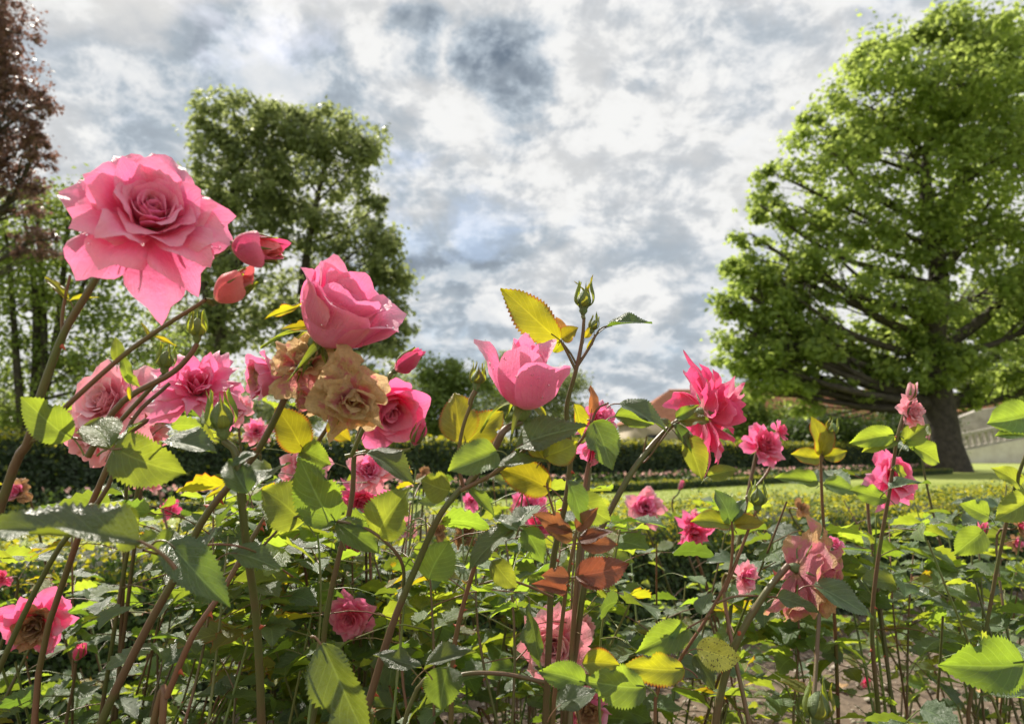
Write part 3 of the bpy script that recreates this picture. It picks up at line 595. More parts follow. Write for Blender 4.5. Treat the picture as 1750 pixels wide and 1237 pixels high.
OAK_L = [(1300, 665, 55, 40), (1380, 680, 60, 30), (1465, 655, 60, 35), (1550, 640, 70, 45), (1680, 660, 80, 40), (1480, 120, 45, 32), (1405, 205, 45, 32), (1500, 95, 50, 35), (1545, 75, 50, 35), (1325, 290, 40, 32), (1245, 530, 35, 32), (1300, 350, 40, 30), (1310, 650, 55, 50), (1265, 610, 40, 40), (1400, 640, 60, 45), (1600, 560, 90, 50), (1560, 430, 70, 50), (1620, 200, 80, 60), (1590, 130, 150, 90), (1480, 190, 110, 80), (1690, 120, 110, 90), (1770, 200, 110, 120), (1410, 270, 80, 70), (1560, 260, 120, 90), (1680, 280, 120, 90), (1370, 350, 80, 65), (1480, 380, 110, 70), (1610, 400, 90, 70), (1740, 380, 110, 90),
         (1310, 440, 75, 60), (1400, 470, 90, 60), (1530, 500, 90, 60), (1690, 500, 100, 70), (1800, 520, 110, 100), (1275, 510, 60, 50), (1340, 560, 90, 60), (1440, 590, 100, 60), (1560, 600, 100, 60), (1690, 610, 110, 60), (1262, 470, 38, 35), (1300, 620, 75, 45), (1285, 400, 35, 35), (1330, 480, 80, 60), (1350, 590, 90, 55), (1570, 650, 80, 35), (1520, 560, 90, 60), (1270, 560, 55, 50), (1500, 640, 80, 25), (1790, 660, 90, 60), (1640, 60, 80, 45), (1600, 60, 55, 40), (1760, 80, 60, 50)]
tree('oak_tree', 'huge full-crowned green oak with thick dark trunk at the right edge of the lawn', 'tree', 26.5, [(1612, 806), (1606, 700), (1592, 600), (1606, 480), (1588, 380), (1582, 290), (1600, 150)], .62, OAK_L, 780, 76000, .25, 'oak', rt, clr=.155, flat=.85,
     extra_trunks=(([(1600, 600), (1680, 545), (1740, 480), (1790, 430)], .28), ([(1590, 400), (1545, 360), (1480, 320)], .16), ([(1600, 480), (1640, 430), (1700, 330)], .2), ([(1595, 400), (1640, 300), (1690, 200)], .16), ([(1595, 560), (1500, 500), (1430, 440)], .16)))
L1 = [(360, 235, 35, 30), (470, 240, 50, 40), (325, 330, 45, 40), (400, 205, 70, 45), (460, 200, 60, 40), (370, 270, 50, 50), (440, 290, 80, 55), (360, 350, 45, 45), (430, 380, 70, 50), (350, 440, 50, 50), (420, 470, 60, 50), (330, 530, 60, 50), (410, 560, 70, 50), (300, 600, 60, 50)]
tree('lime_tree', 'tall airy dark green tree behind the biggest rose, the left of a close pair', 'tree', 40, [(388, 800), (384, 700), (376, 600), (382, 480), (395, 350), (405, 230)], .5, L1, 330, 16500, .36, 'lime', rt, 'pair of tall trees beyond the roses', clr=.17, extra_trunks=(([(380, 600), (350, 500), (345, 400)], .3), ([(384, 480), (440, 400), (450, 300)], .3)))
L2 = [(500, 205, 45, 40), (480, 330, 40, 50), (620, 250, 40, 35), (655, 430, 45, 45), (665, 500, 40, 60), (560, 235, 70, 45), (600, 290, 50, 45), (520, 290, 70, 50), (560, 360, 90, 55), (630, 420, 55, 50), (520, 430, 70, 55), (600, 480, 80, 50), (660, 500, 38, 50), (540, 540, 80, 50), (630, 570, 60, 40), (500, 600, 60, 50), (590, 250, 60, 50), (585, 640, 90, 40), (645, 355, 28, 28), (690, 560, 30, 50), (620, 620, 90, 45), (470, 520, 50, 50)]
tree('lime_tree', 'broad rounded dark green tree above the withered rose, the right of a close pair', 'tree', 42, [(512, 800), (510, 650), (515, 520), (530, 400), (560, 260)], .55, L2, 400, 22000, .36, 'lime', rt, 'pair of tall trees beyond the roses', clr=.18)
L3 = [(60, 400, 100, 80), (140, 360, 70, 60), (30, 520, 80, 70), (130, 480, 90, 70), (200, 560, 60, 60), (60, 620, 80, 60), (150, 620, 80, 50), (-40, 450, 80, 90), (215, 440, 40, 50), (230, 640, 50, 40), (-20, 680, 90, 60), (60, 720, 60, 30), (260, 590, 45, 35)]
tree('multi_stemmed_tree', 'thin leafed tree with several slender dark stems at the left edge', 'tree', 15, [(45, 850), (55, 760), (62, 640), (60, 500), (40, 360)], .17, L3, 230, 17000, .12, 'mid', rt, clr=.28,
     extra_trunks=(([(48, 800), (75, 640), (70, 460), (60, 330)], .11), ([(50, 780), (92, 600), (110, 450), (120, 330)], .10), ([(46, 820), (30, 640), (20, 500), (10, 400)], .10), ([(60, 700), (110, 560), (160, 450), (190, 380)], .07)))
L4 = [(20, 60, 55, 55), (10, 150, 65, 55), (60, 190, 40, 45), (-60, 100, 80, 100), (10, 260, 65, 50), (20, 330, 50, 40), (70, 250, 25, 30), (-50, 260, 70, 80), (0, -20, 60, 60), (50, 410, 45, 35)]
tree('copper_beech', 'copper beech with purple-brown leaves hanging into the top left corner', 'tree', 13, [(-260, 860), (-255, 600), (-240, 300), (-200, 0)], .4, L4, 420, 19000, .085, 'copper', rt, clr=.13)
def shrub(name, label, cat, d, lobes, trunk, n, ls, mt, group=None, tr=.12, ncl=60, low=.05, clr=.3): return tree(name, label, cat, d, trunk, tr, lobes, ncl, n, ls, mt, rt, group, clr=clr, low=low)
shrub('shrub_tree', 'rounded yellow-green small tree behind the hedge, left of the upright centre rose', 'tree', 30, [(760, 640, 45, 35), (730, 690, 50, 40), (800, 680, 55, 40), (770, 735, 80, 35)], [(765, 775), (762, 700), (760, 640)], 16000, .17, 'mid')
shrub('shrub_tree', 'dark green small tree peeking out behind the upright centre rose', 'tree', 36, [(870, 630, 38, 30), (910, 690, 55, 45), (850, 690, 40, 40), (955, 650, 35, 28), (960, 720, 60, 40)], [(885, 775), (880, 700), (875, 630)], 15000, .18, 'lime')
shrub('shrub_tree', 'light green bushy tree lit by the sun in front of the red barn roof', 'tree', 34, [(1280, 700, 38, 40), (1325, 725, 50, 35), (1270, 745, 50, 28)], [(1310, 778), (1308, 740), (1300, 690)], 12000, .17, 'mid')
for i, (lb, px, w_, h_) in enumerate((('dark evergreen bush under the oak crown, nearest to the sunlit bush', 1390, 80, 50), ('dark evergreen bush under the oak crown, in the middle of the three', 1480, 80, 55), ('dark evergreen bush touching the left side of the oak trunk', 1560, 55, 50))):
    shrub('evergreen_bush', lb, 'bush', 29 + i * .3, [(px - w_ * .4, 775 - h_ * .6, w_ * .6, h_ * .6), (px + w_ * .4, 765 - h_ * .6, w_ * .6, h_ * .6), (px, 790 - h_ * .3, w_ * .9, h_ * .4)], [(px, 800), (px, 760), (px, 730)], 11000, .15, 'under', 'dark bushes under the oak', clr=.34)
for lb, px, py, d, w_, h_ in (('distant bushy tree above the far field, below the airy left tree', 190, 730, 60, 80, 40), ('distant low tree between the tall pair of trees', 440, 690, 60, 90, 70), ('distant wide tree right of the tall pair of trees', 660, 700, 60, 70, 60), ('distant tree at the far left edge behind the slender stems', -20, 720, 50, 90, 60)):
    shrub('background_tree', lb, 'tree', d, [(px, py, w_, h_), (px - w_ * .6, py + 20, w_ * .6, h_ * .6), (px + w_ * .6, py + 25, w_ * .6, h_ * .6)], [(px, 775), (px, py)], 11000, .34, 'lime', 'distant trees behind the garden', ncl=70)
shrub('background_tree', 'sunlit distant tree seen right of the oak trunk at the edge', 'tree', 55, [(1690, 540, 60, 50), (1740, 600, 60, 50), (1700, 650, 80, 45)], [(1700, 780), (1700, 560)], 12000, .34, 'mid', 'distant trees behind the garden')
# ------------------------------------------------------------------ buildings
M['rooftile'] = simple('roof_tiles_red', (0.40, 0.17, 0.11), (0.52, 0.24, 0.16), 1.2, .85, .6)
M['plaster'] = simple('plaster', (0.30, 0.25, 0.20), (0.38, 0.32, 0.26), .6, .9, .1)
M['greystone'] = simple('grey_stone', (0.26, 0.24, 0.21), (0.40, 0.37, 0.33), 1.5, .9, .5)
M['palestone'] = simple('pale_stone', (0.55, 0.50, 0.45), (0.68, 0.64, 0.58), 1.2, .9, .2)
M['window'] = simple('window_dark', (0.02, 0.025, 0.03), (0.04, 0.045, 0.05), 2, .15, .0)
def boxV(x0, x1, y0, y1, z0, z1):
    V = [[x, y, z] for z in (z0, z1) for x, y in ((x0, y0), (x1, y0), (x1, y1), (x0, y1))]
    return np.array(V, float), np.array([[3, 2, 1, 0], [4, 5, 6, 7], [0, 1, 5, 4], [1, 2, 6, 5], [2, 3, 7, 6], [3, 0, 4, 7]])
def building(name, label, x0, x1, y0, dep, wall_h, roof_h, hip=True):
    e = bpy.data.objects.new(name, None); COL.objects.link(e); e.location = (x0, y0, 0); mw = Matrix.Translation((x0, y0, 0)); WM[e.name] = mw; tag(e, label, 'building')
    L = x1 - x0; V, F = boxV(0, L, 0, dep, 0, wall_h); link('wall', mk_mesh('wall', V, F, M['plaster'], smooth=False), e, mw)
    o = .5; h0 = wall_h - .1; ins = dep * .45 if hip else 0
    # roof slopes carry raised tile courses
    parts = []; cour = 26
    a = np.array([[-o, -o, h0], [L + o, -o, h0], [L + o, dep + o, h0], [-o, dep + o, h0], [ins, dep / 2, h0 + roof_h], [L - ins, dep / 2, h0 + roof_h]])
    def slope(p0, p1, q1, q0):
        for i in range(cour):
            f0, f1 = i / cour, (i + 1.12) / cour; f1 = min(f1, 1); n_ = np.cross(p1 - p0, q0 - p0 if np.linalg.norm(q0 - p0) > 0 else q1 - p0); n_ = n_ / np.linalg.norm(n_)
            parts.append((np.array([p0 + (q0 - p0) * f0 + n_ * .09, p1 + (q1 - p1) * f0 + n_ * .09, p1 + (q1 - p1) * f1 + n_ * .03, p0 + (q0 - p0) * f1 + n_ * .03, p0 + (q0 - p0) * f0, p1 + (q1 - p1) * f0]), np.array([[0, 1, 2, 3], [4, 5, 1, 0]])))
    slope(a[0], a[1], a[5], a[4]); slope(a[2], a[3], a[4], a[5]); slope(a[1], a[2], a[5], a[5] + 1e-3); slope(a[3], a[0], a[4], a[4] + 1e-3)
    V, F = join(parts); rf = link('roof', mk_mesh('roof', V, F, M['rooftile'], smooth=False), e, mw)
    V, F = tube([a[4] + [0, 0, .05], a[5] + [0, 0, .05]], .18, .18, 3, 6); link('ridge_tiles', mk_mesh('ridge_tiles', V, F, M['rooftile']), rf, mw)
    wm = None
    for i in range(int(L / 4)):
        V, F = boxV(-.55, .55, -.06, .05, 1.2, 2.6)
        if wm is None: wm = mk_mesh('window', V, F, M['window'], smooth=False)
        link('window', wm, e, mw @ Matrix.Translation((2 + i * 4, 0, 0)))
    return e
# x = (px-875)/1167*y
building('barn', 'long building with hipped red tile roof behind the oak and the right roses', 13.9, 50, 78, 12, 4.1, 4.1)
building('farmhouse', 'red roofed house glimpsed behind the oak trunk at the right', 49.5, 68, 72, 9, 5.2, 2.3)
# sloping stone stairway with balustrade at the right edge
e = bpy.data.objects.new('stone_stairway', None); COL.objects.link(e); b0 = P(1640, 770, 44); b0.z = 0; e.location = b0; mw = Matrix.Translation(b0); WM[e.name] = mw
tag(e, 'grey stone stair wall with sloping balustrade and pale parapet right of the oak trunk', 'stairway')
def prism(poly, y0, y1):
    n = len(poly); V = [[x, y0, z] for x, z in poly] + [[x, y1, z] for x, z in poly]
    me = bpy.data.meshes.new('prism'); me.from_pydata(V, [], [list(range(n)), list(range(2 * n - 1, n - 1, -1))] + [[i, i + n, (i + 1) % n + n, (i + 1) % n] for i in range(n)]); return me
def addm(me, mt): me.materials.append(M[mt]); me.update(); return me
link('parapet', addm(prism([(0, 0), (7, 0), (7, 2.1), (0, .75)], 0, .5), 'palestone'), e, mw)
link('upper_wall', addm(prism([(0, 0), (7.5, 0), (7.5, 4.2), (3.5, 3.6), (.8, 2.6), (0, 2.0)], 3, 3.6), 'greystone'), e, mw)
link('rail', addm(prism([(0, 1.65), (7, 3.0), (7, 3.2), (0, 1.85)], .1, .4), 'greystone'), e, mw)
link('rail_foot', addm(prism([(0, .76), (7, 2.11), (7, 2.25), (0, .9)], .1, .4), 'greystone'), e, mw)
V, F = lathe([(.12, 0), (.12, .08), (.07, .14), (.13, .35), (.06, .62), (.12, .72), (.12, .8)], 8); bal = mk_mesh('baluster', V, F, M['greystone'])
for i in range(16): link('baluster', bal, e, mw @ Matrix.Translation((.3 + i * .42, .25, .86 + (.3 + i * .42) * .193)))
#@@ROSES
# ================================================================== roses
GRP = 'pink rose bushes in the bed'
def bush(label, x, y):
    o = bpy.data.objects.new('rose_bush', None); COL.objects.link(o); o.location = (x, y, 0.02); WM[o.name] = Matrix.Translation((x, y, .02))
    return tag(o, label, 'rose bush', GRP)
rb = np.random.default_rng(5)
def pk(rng, y=.0):
    u = rng.random()
    return 'leafdark' if u < .42 else ('leafyel' if u > .95 else 'leaf')
def dress(bu, pts, rng, n, f0=.35, f1=.95, ll=.092, mesh='f', kind=None, nl=5):
    p = catmull(pts, 40); az = rng.uniform(0, 6.28)
    for k in range(n):
        f = f0 + (f1 - f0) * ((k + rng.uniform(0, .7)) / n) ** .65; i = int(f * 38); t = Vector((p[i + 1] - p[i]).tolist()).normalized(); az += 2.4 + rng.normal(0, .4)
        d = Vector((math.cos(az), math.sin(az), rng.uniform(.05, .55)))
        compound(bu, Vector(p[i].tolist()), d, ll * rng.uniform(.75, 1.2), rng, kind or pk(rng), 5 if rng.random() < .65 else 3, mesh=mesh)
def auto_stem(bu, base, axis, rng, r=.0028, leaves=3, thorns=3, mt=None, ll=.08):
    root = WM[bu.name].translation + Vector((rng.normal(0, .03), rng.normal(0, .03), 0)); b_ = Vector(base)
    pre = b_ - axis * .035; pre.z -= .02
    mid = root.lerp(pre, .55) + Vector((rng.normal(0, .02), rng.normal(0, .02), .04))
    pts = [root, mid, pre, b_]; stem(bu, pts, r * 1.1, r * .7, mt or ('stem' if rng.random() < .7 else 'stemred'), thorns=1, seed=int(rng.integers(0, 999)))
    if leaves: dress(bu, pts, rng, leaves, .45, .85, ll)
def canes(bu, n, rng, h=(.45, .66), spread=.22, leaves=7, ll=.096, f0=.3, kinds=None):
    root = WM[bu.name].translation
    for k in range(n):
        az = 6.28 * (k + rng.uniform(0, .8)) / n; rd = spread * rng.uniform(.35, 1.1); hh = rng.uniform(*h)
        r0 = root + Vector((math.cos(az), math.sin(az), 0)) * .03; top = root + Vector((math.cos(az) * rd, math.sin(az) * rd, hh)); mid = root + Vector((math.cos(az) * rd * .35, math.sin(az) * rd * .35, hh * .5))
        pts = [r0, mid, top]; stem(bu, pts, .0028, .0012, ('stem', 'stemgreen', 'stemgreen', 'stemred')[k % 4], thorns=1, seed=k, n=12, sides=6)
        dress(bu, pts, rng, leaves, f0, .99, ll)
def hleaf(bu, base, tip, d0, d1, nrm, w=1.0, kind='leaf', v=0, att=None, lbl=None):
    """one leaflet from its base to its tip (photo positions with depths)"""
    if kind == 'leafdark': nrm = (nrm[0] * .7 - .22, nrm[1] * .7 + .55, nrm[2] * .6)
    a, b_ = P(*base, d0), P(*tip, d1); ln = (b_ - a).length; m_ = frame_y(a, b_ - a, CD(*nrm), ln) @ Matrix.Diagonal((w, 1, 1, 1))
    if att:
        q = P(*att, d0); o = stem(bu, [q, (q + a) / 2 + Vector((0, 0, .002)), a], .0011, .0008, 'stemred', 'leaf', 6, 5); l = link('leaflet', hero_leaf(kind, v), o, m_)
    else:
        bk = (a - b_).normalized(); q = a + bk * ln * .16 + Vector((0, 0, -.05)) * ln * 1.5; o = stem(bu, [q + bk * ln * .08 - Vector((0, 0, ln * .08)), q, a, a.lerp(b_, .15)], ln * .016, ln * .009, 'stemred' if kind != 'leaf' else 'stemgreen', 'leaf', 7, 5); l = link('leaflet', hero_leaf(kind, v), o, m_)
    if lbl: l['label'] = lbl
def pstem(bu, px, d, r0, r1, mt='stem', thorns=0, n=22, sides=10, ts=1.0):
    """stem through photo positions; r in photo pixels; d a depth or one depth for each point"""
    r0 *= .86; r1 *= .86; ds = d if isinstance(d, (list, tuple)) else [d] * len(px); pts = [P(x, y, q) for (x, y), q in zip(px, ds)]
    return stem(bu, pts, r0 / FPX * ds[0], r1 / FPX * ds[-1], mt, n=n, sides=sides, thorns=thorns, seed=int(px[0][0]), tsize=ts)
# ---- left: the biggest bloom
A = bush('rose bush at the left front with the biggest open pink bloom and two opening buds', -.50, .50)
bloom(A, 250, 368, 372, .42, (.46, .44, .74), 'full', ('pink', 'pinkout'), 1000, 2, 'down', spin=0, dew=40, label='huge fully open pink rose with pointed outer petals')
pstem(A, [(-190, 1500), (0, 868), (48, 755), (66, 685), (108, 572), (150, 500), (190, 430)], [.50, .46, .45, .45, .45, .45, .45], 10, 6.5, 'stem', 2, 30)
pstem(A, [(50, 757), (118, 690), (205, 612), (272, 563), (328, 528), (352, 512)], [.45] * 6, 5.5, 4, 'stemred', 0)
pstem(A, [(108, 575), (106, 545), (112, 505), (120, 470)], .45, 4, 2.5, 'stemred')
b1, _ = bloom(A, 402, 488, 92, .45, (.75, .42, .3), 'bud', ('budpink', 'budpink'), 3, 2, 'hug', 'rose_bud', label='coral pink bud half wrapped in green sepals, pointing right')
stem(A, [b1, b1.lerp(P(352, 512, .45), .6), P(350, 513, .45)], .0024, .0018, 'stemgreen')
b2, _ = bloom(A, 442, 424, 112, .44, (.85, -.12, .3), 'bud', ('budpink', 'hot'), 5, 2, 'hug', 'rose_bud', label='opening coral pink bud beside the biggest bloom')
stem(A, [b2, b2 + CD(-1, -.6, -.2) * .02, P(330, 470, .47)], .0022, .002, 'stemgreen')
q, ax = green_bud(A, 337, 560, 62, .50, (.1, .95, .2), 1)
stem(A, [q, P(322, 610, .50), P(290, 640, .5), P(205, 690, .49), P(150, 780, .49)], .0018, .0024, 'stemred')
q, ax = green_bud(A, 283, 615, 60, .52, (.2, .9, .2), 2)
stem(A, [q, P(270, 650, .52), P(205, 720, .52)], .0016, .0018, 'stemred')
for bs, tp, nn, w in (((118, 512), (72, 465), (.3, .4, .8), .35), ((118, 515), (160, 500), (.1, .6, .8), .3), ((200, 618), (198, 575), (.6, .1, .8), .8), ((200, 620), (180, 605), (.3, .7, .6), .8), ((213, 640), (240, 655), (.3, .7, .6), .8), ((258, 578), (240, 548), (.3, .4, .8), .3), ((262, 575), (300, 585), (.3, .5, .8), .25), ((222, 655), (205, 600), (.3, .5, .8), .5), ((220, 660), (222, 685), (.3, .5, .8), .4)):
    hleaf(A, bs, tp, .45, .45, nn, w, 'leaf' if w > .4 else 'leafyel', 1)
pstem(A, [(50, 755), (85, 746), (135, 750), (185, 767), (240, 762)], [.45, .445, .44, .43, .43], 3, 2, 'stemred', 1)
hleaf(A, (124, 747), (32, 680), .44, .425, (-.15, .55, .8), 1.0, 'leaf', 0)
hleaf(A, (192, 767), (298, 800), .43, .42, (.1, .25, .95), 1.05, 'leaf', 1, lbl='large bright backlit leaflet with clear veins')
hleaf(A, (190, 765), (138, 700), .43, .45, (.2, .8, .5), 1.0, 'leaf', 2)
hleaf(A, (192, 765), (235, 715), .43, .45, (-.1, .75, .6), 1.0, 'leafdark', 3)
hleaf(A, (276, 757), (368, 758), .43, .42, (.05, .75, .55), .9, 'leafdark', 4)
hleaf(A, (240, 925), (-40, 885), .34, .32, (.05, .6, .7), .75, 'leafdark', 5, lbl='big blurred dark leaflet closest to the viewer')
hleaf(A, (170, 865), (240, 940), .36, .38, (.2, .5, .8), .9, 'leaf', 0)
hleaf(A, (285, 925), (388, 1010), .42, .40, (-.3, .6, .6), .85, 'leafdark', 2)
hleaf(A, (355, 935), (392, 850), .45, .47, (-.8, .2, .6), 1.0, 'leafdark', 3)
hleaf(A, (392, 945), (482, 948), .46, .46, (.1, .8, .5), 1.0, 'leafdark', 1)
hleaf(A, (295, 905), (265, 960), .44, .42, (.5, .3, .8), .9, 'leaf', 4)
pstem(A, [(245, 940), (290, 948), (360, 930), (430, 940), (500, 985)], [.40, .42, .44, .46, .5], 2.5, 2, 'stemred')
pstem(A, [(-70, 1330), (0, 1140), (95, 945), (180, 840), (225, 720), (290, 655)], [.56, .54, .52, .52, .52, .53], 7, 3.5, 'stem', 3)
# ---- pale roses behind the left
Hh = bush('rose bush behind the left stems with pale pink blooms', -.62, 1.05)
rr1 = np.random.default_rng(31)
for a in ((188, 698, 200, .78, (-.3, .35, .9), 'full', ('pale', 'pale'), 21), (165, 752, 165, .82, (-.2, -.3, .9), 'ruffle', ('pale', 'pale'), 22), (240, 745, 120, .84, (.3, -.1, .9), 'ruffle', ('pale', 'pale'), 23)):
    bs, ax = bloom(Hh, a[0], a[1], a[2], a[3], a[4], a[5], a[6], a[7], 1); auto_stem(Hh, bs, ax, rr1)
canes(Hh, 8, rr1, (.5, .70), .24, 7)
# ---- upper centre-left
B = bush('rose bush with a high cupped pink rose above a large withered brown rose', -.33, .56)
bB, axB = bloom(B, 586, 535, 245, .50, (.60, .72, .22), 'goblet', ('pink', 'pinkout'), 1013, 2, 'down', spin=3, dew=25, label='cupped pink rose seen from the side, glowing in the sun')
pstem(B, [(110, 1420), (172, 1237), (245, 1085), (300, 985), (352, 880), (440, 770), (500, 655), (540, 590)], [.56, .55, .54, .53, .52, .52, .51, .50], 9.5, 6, 'stem', 5, 36)
stem(B, [P(536, 596, .503), (P(545, 580, .5) + bB) / 2, bB], .0026, .0026, 'stemgreen')
bloom(B, 600, 672, 190, .485, (.45, -.20, .8), 'wither', ('wither', 'wither'), 1042, 2, 'flat', label='withered rose with crumpled tan petals')
bloom(B, 515, 625, 145, .505, (-.1, .5, .8), 'wither', ('wither', 'wither'), 1044, 2, 'flat', label='withered tan and pink half of the fading rose')
bloom(B, 545, 688, 125, .50, (-.2, -.75, .6), 'wither', ('wither', 'wither2'), 43, 2, 'flat')
bloom(B, 450, 640, 120, .52, (-.75, -.1, .6), 'goblet', ('wither2', 'pinkout'), 44, 2, 'flat')
for pts in (((500, 655), (520, 660), (560, 670)), ((470, 715), (490, 680), (500, 640))): pstem(B, list(pts), .52, 3.5, 3, 'stem')
for bs, tp in (((520, 520), (450, 540)), ((545, 555), (480, 558)), ((540, 590), (515, 640)), ((548, 590), (565, 640)), ((552, 560), (590, 620))): hleaf(B, bs, tp, .50, .49, (.1, .5, .8), .3, 'leafyel' if tp[0] < 500 else 'leaf', 3)
# pink rose left of it, with buds
bb, ax = bloom(B, 342, 655, 200, .58, (.30, .55, .75), 'spiky', ('pink', 'pinkout'), 51, 2, 'down', label='pink rose with drooping outer petals seen from the side')
stem(B, [bb, P(300, 690, .59), P(215, 745, .60), P(170, 830, .6), P(120, 960, .62), P(60, 1200, .64)], .0024, .003, 'stemred', thorns=2)
bb, ax = bloom(B, 664, 690, 175, .62, (.55, -.35, .75), 'goblet', ('pink', 'pink'), 52, 2, 'down', label='pink rose hanging behind the withered rose')
stem(B, [bb, bb + Vector((-.02, .02, -.05)), P(600, 860, .66), P(560, 1040, .66), P(520, 1300, .66)], .0022, .0032, 'stem', thorns=2)
bb, ax = bloom(B, 702, 616, 66, .58, (.75, .55, .2), 'bud', ('hot', 'hot'), 6, 2, 'hug', 'rose_bud'); stem(B, [bb, P(665, 645, .58), P(640, 690, .59), P(600, 780, .6)], .002, .002, 'stemgreen')
bb, ax = bloom(B, 714, 738, 52, .58, (.35, .8, .3), 'bud', ('hot', 'hot'), 7, 2, 'hug', 'rose_bud'); stem(B, [bb, P(690, 770, .59), P(640, 770, .6), P(590, 780, .6)], .0018, .002, 'stemgreen')
q, ax = green_bud(B, 378, 712, 95, .47, (-.05, .97, .15), 3); stem(B, [q, P(402, 775, .47), P(412, 850, .47), P(422, 940, .48), P(438, 1060, .5), P(447, 1237, .52), P(450, 1400, .54)], .0024, .0034, 'stem', thorns=1, n=26)
pstem(B, [(285, 1190), (330, 1085), (380, 1010), (440, 905), (500, 820), (560, 730)], [.5, .5, .51, .53, .55, .56], 6.5, 4, 'stemred', 5, ts=1.3)
pstem(B, [(280, 1200), (240, 1330), (200, 1500)], .5, 6.5, 7.5, 'stemred')
hleaf(B, (437, 775), (395, 790), .47, .46, (-.1, .7, .6), 1.0, 'leafdark', 0)
hleaf(B, (432, 840), (480, 775), .46, .48, (-.3, .55, .7), 1.3, 'leafdark', 2)
hleaf(B, (425, 842), (392, 780), .46, .47, (.3, .7, .6), 1.2, 'leafdark', 5)
hleaf(B, (520, 890), (440, 838), .50, .50, (.0, .3, .95), 1.35, 'leaf', 1)
hleaf(B, (575, 893), (508, 785), .50, .49, (.25, .2, .95), 1.05, 'leaf', 3)
hleaf(B, (648, 918), (690, 835), .50, .49, (-.1, .3, .95), 1.35, 'leaf', 0)
hleaf(B, (575, 893), (652, 932), .50, .49, (.1, .7, .7), 1.0, 'leaf', 2)
hleaf(B, (520, 770), (470, 700), .53, .52, (.2, .2, .95), 1.1, 'leafyel', 1)
hleaf(B, (510, 772), (562, 790), .53, .52, (.2, .3, .95), 1.2, 'leaf', 4)
hleaf(B, (560, 720), (600, 750), .55, .55, (.2, .3, .95), 1.2, 'leafyel', 2)
hleaf(B, (625, 775), (712, 815), .52, .51, (.1, .8, .5), .9, 'leafdark', 4)
hleaf(B, (640, 770), (670, 800), .54, .54, (.1, .4, .8), .9, 'leaf', 3)
pstem(B, [(690, 1010), (688, 965), (664, 930), (620, 900), (560, 888), (500, 885), (420, 960), (330, 1010)], [.52, .51, .5, .5, .5, .5, .52, .54], 3.6, 2.2, 'stem', 1, 30)
# ---- centre upright bud-like rose
C = bush('rose bush with the upright half open pink rose wet with dew in the centre', -.13, .56)
bC, axC = bloom(C, 886, 640, 212, .50, (.10, .93, .28), 'budrose', ('pink', 'pinkout'), 1020, 2, 'down', spin=0, squash=.92, dew=70, label='half open pink rose standing upright')
stem(C, [bC, P(862, 735, .50), P(845, 765, .50), P(800, 828, .50)], .0026, .0030, 'stem')
pstem(C, [(585, 1370), (620, 1237), (668, 1075), (715, 960), (752, 880), (790, 832)], [.54, .53, .52, .51, .50, .50], 9, 6, 'stem', 4, 28)
pstem(C, [(788, 838), (850, 805), (900, 765), (935, 728)], .495, 4.5, 3.5, 'stemred')
pstem(C, [(792, 832), (783, 790), (790, 735), (805, 690)], .51, 4, 3.5, 'stemred')
q, ax = green_bud(C, 816, 645, 52, .51, (.15, .98, .1), 5)
stem(C, [q, P(806, 680, .51), P(803, 692, .51)], .002, .0018, 'stemred')
hleaf(C, (795, 755), (775, 668), .53, .54, (.2, .1, .97), 1.2, 'leafyel', 0, lbl='yellow leaflet with red toothed edge')
hleaf(C, (800, 760), (860, 700), .54, .55, (.1, .1, .97), 1.2, 'leafyel', 3)
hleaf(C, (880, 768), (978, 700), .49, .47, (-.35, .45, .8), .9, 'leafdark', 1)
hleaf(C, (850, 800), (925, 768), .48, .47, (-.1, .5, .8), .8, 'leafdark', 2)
hleaf(C, (848, 770), (768, 800), .47, .45, (.15, .65, .7), 1.2, 'leaf', 5)
hleaf(C, (930, 782), (985, 750), .48, .48, (-.1, .3, .9), 1.3, 'leafyel', 1)
hleaf(C, (932, 784), (905, 745), .48, .49, (.1, .3, .9), 1.1, 'leafyel', 4)
hleaf(C, (942, 835), (852, 800), .49, .49, (.0, .25, .95), 1.1, 'leafyel', 2)
hleaf(C, (770, 835), (718, 822), .52, .52, (.0, .3, .95), 1.7, 'leaf', 3)
hleaf(C, (800, 835), (850, 880), .50, .49, (.4, .5, .8), .7, 'leaf', 0)
pstem(C, [(940, 785), (935, 830), (948, 880)], .49, 2.2, 2.8, 'stemred')
hleaf(C, (735, 990), (765, 925), .52, .52, (.2, .4, .8), 1.5, 'leaf', 4)
hleaf(C, (765, 1138), (757, 1208), .52, .50, (.1, .45, .85), 1.55, 'leaf', 1)
hleaf(C, (548, 1100), (615, 1270), .45, .43, (-.55, .3, .75), .75, 'leafdark', 0, lbl='big dull green leaflet hanging low in front')
hleaf(C, (725, 1145), (810, 1105), .5, .5, (.1, .85, .5), .7, 'leafdark', 5)
hleaf(C, (720, 1140), (640, 1110), .5, .5, (.1, .85, .5), .7, 'leafdark', 3)
pstem(C, [(812, 965), (790, 1040), (775, 1120), (770, 1260), (765, 1400)], .56, 4.5, 6, 'stemred', 4)
pstem(C, [(690, 1237), (770, 1160), (850, 1150), (930, 1165)], .56, 5, 4, 'stem', 2)
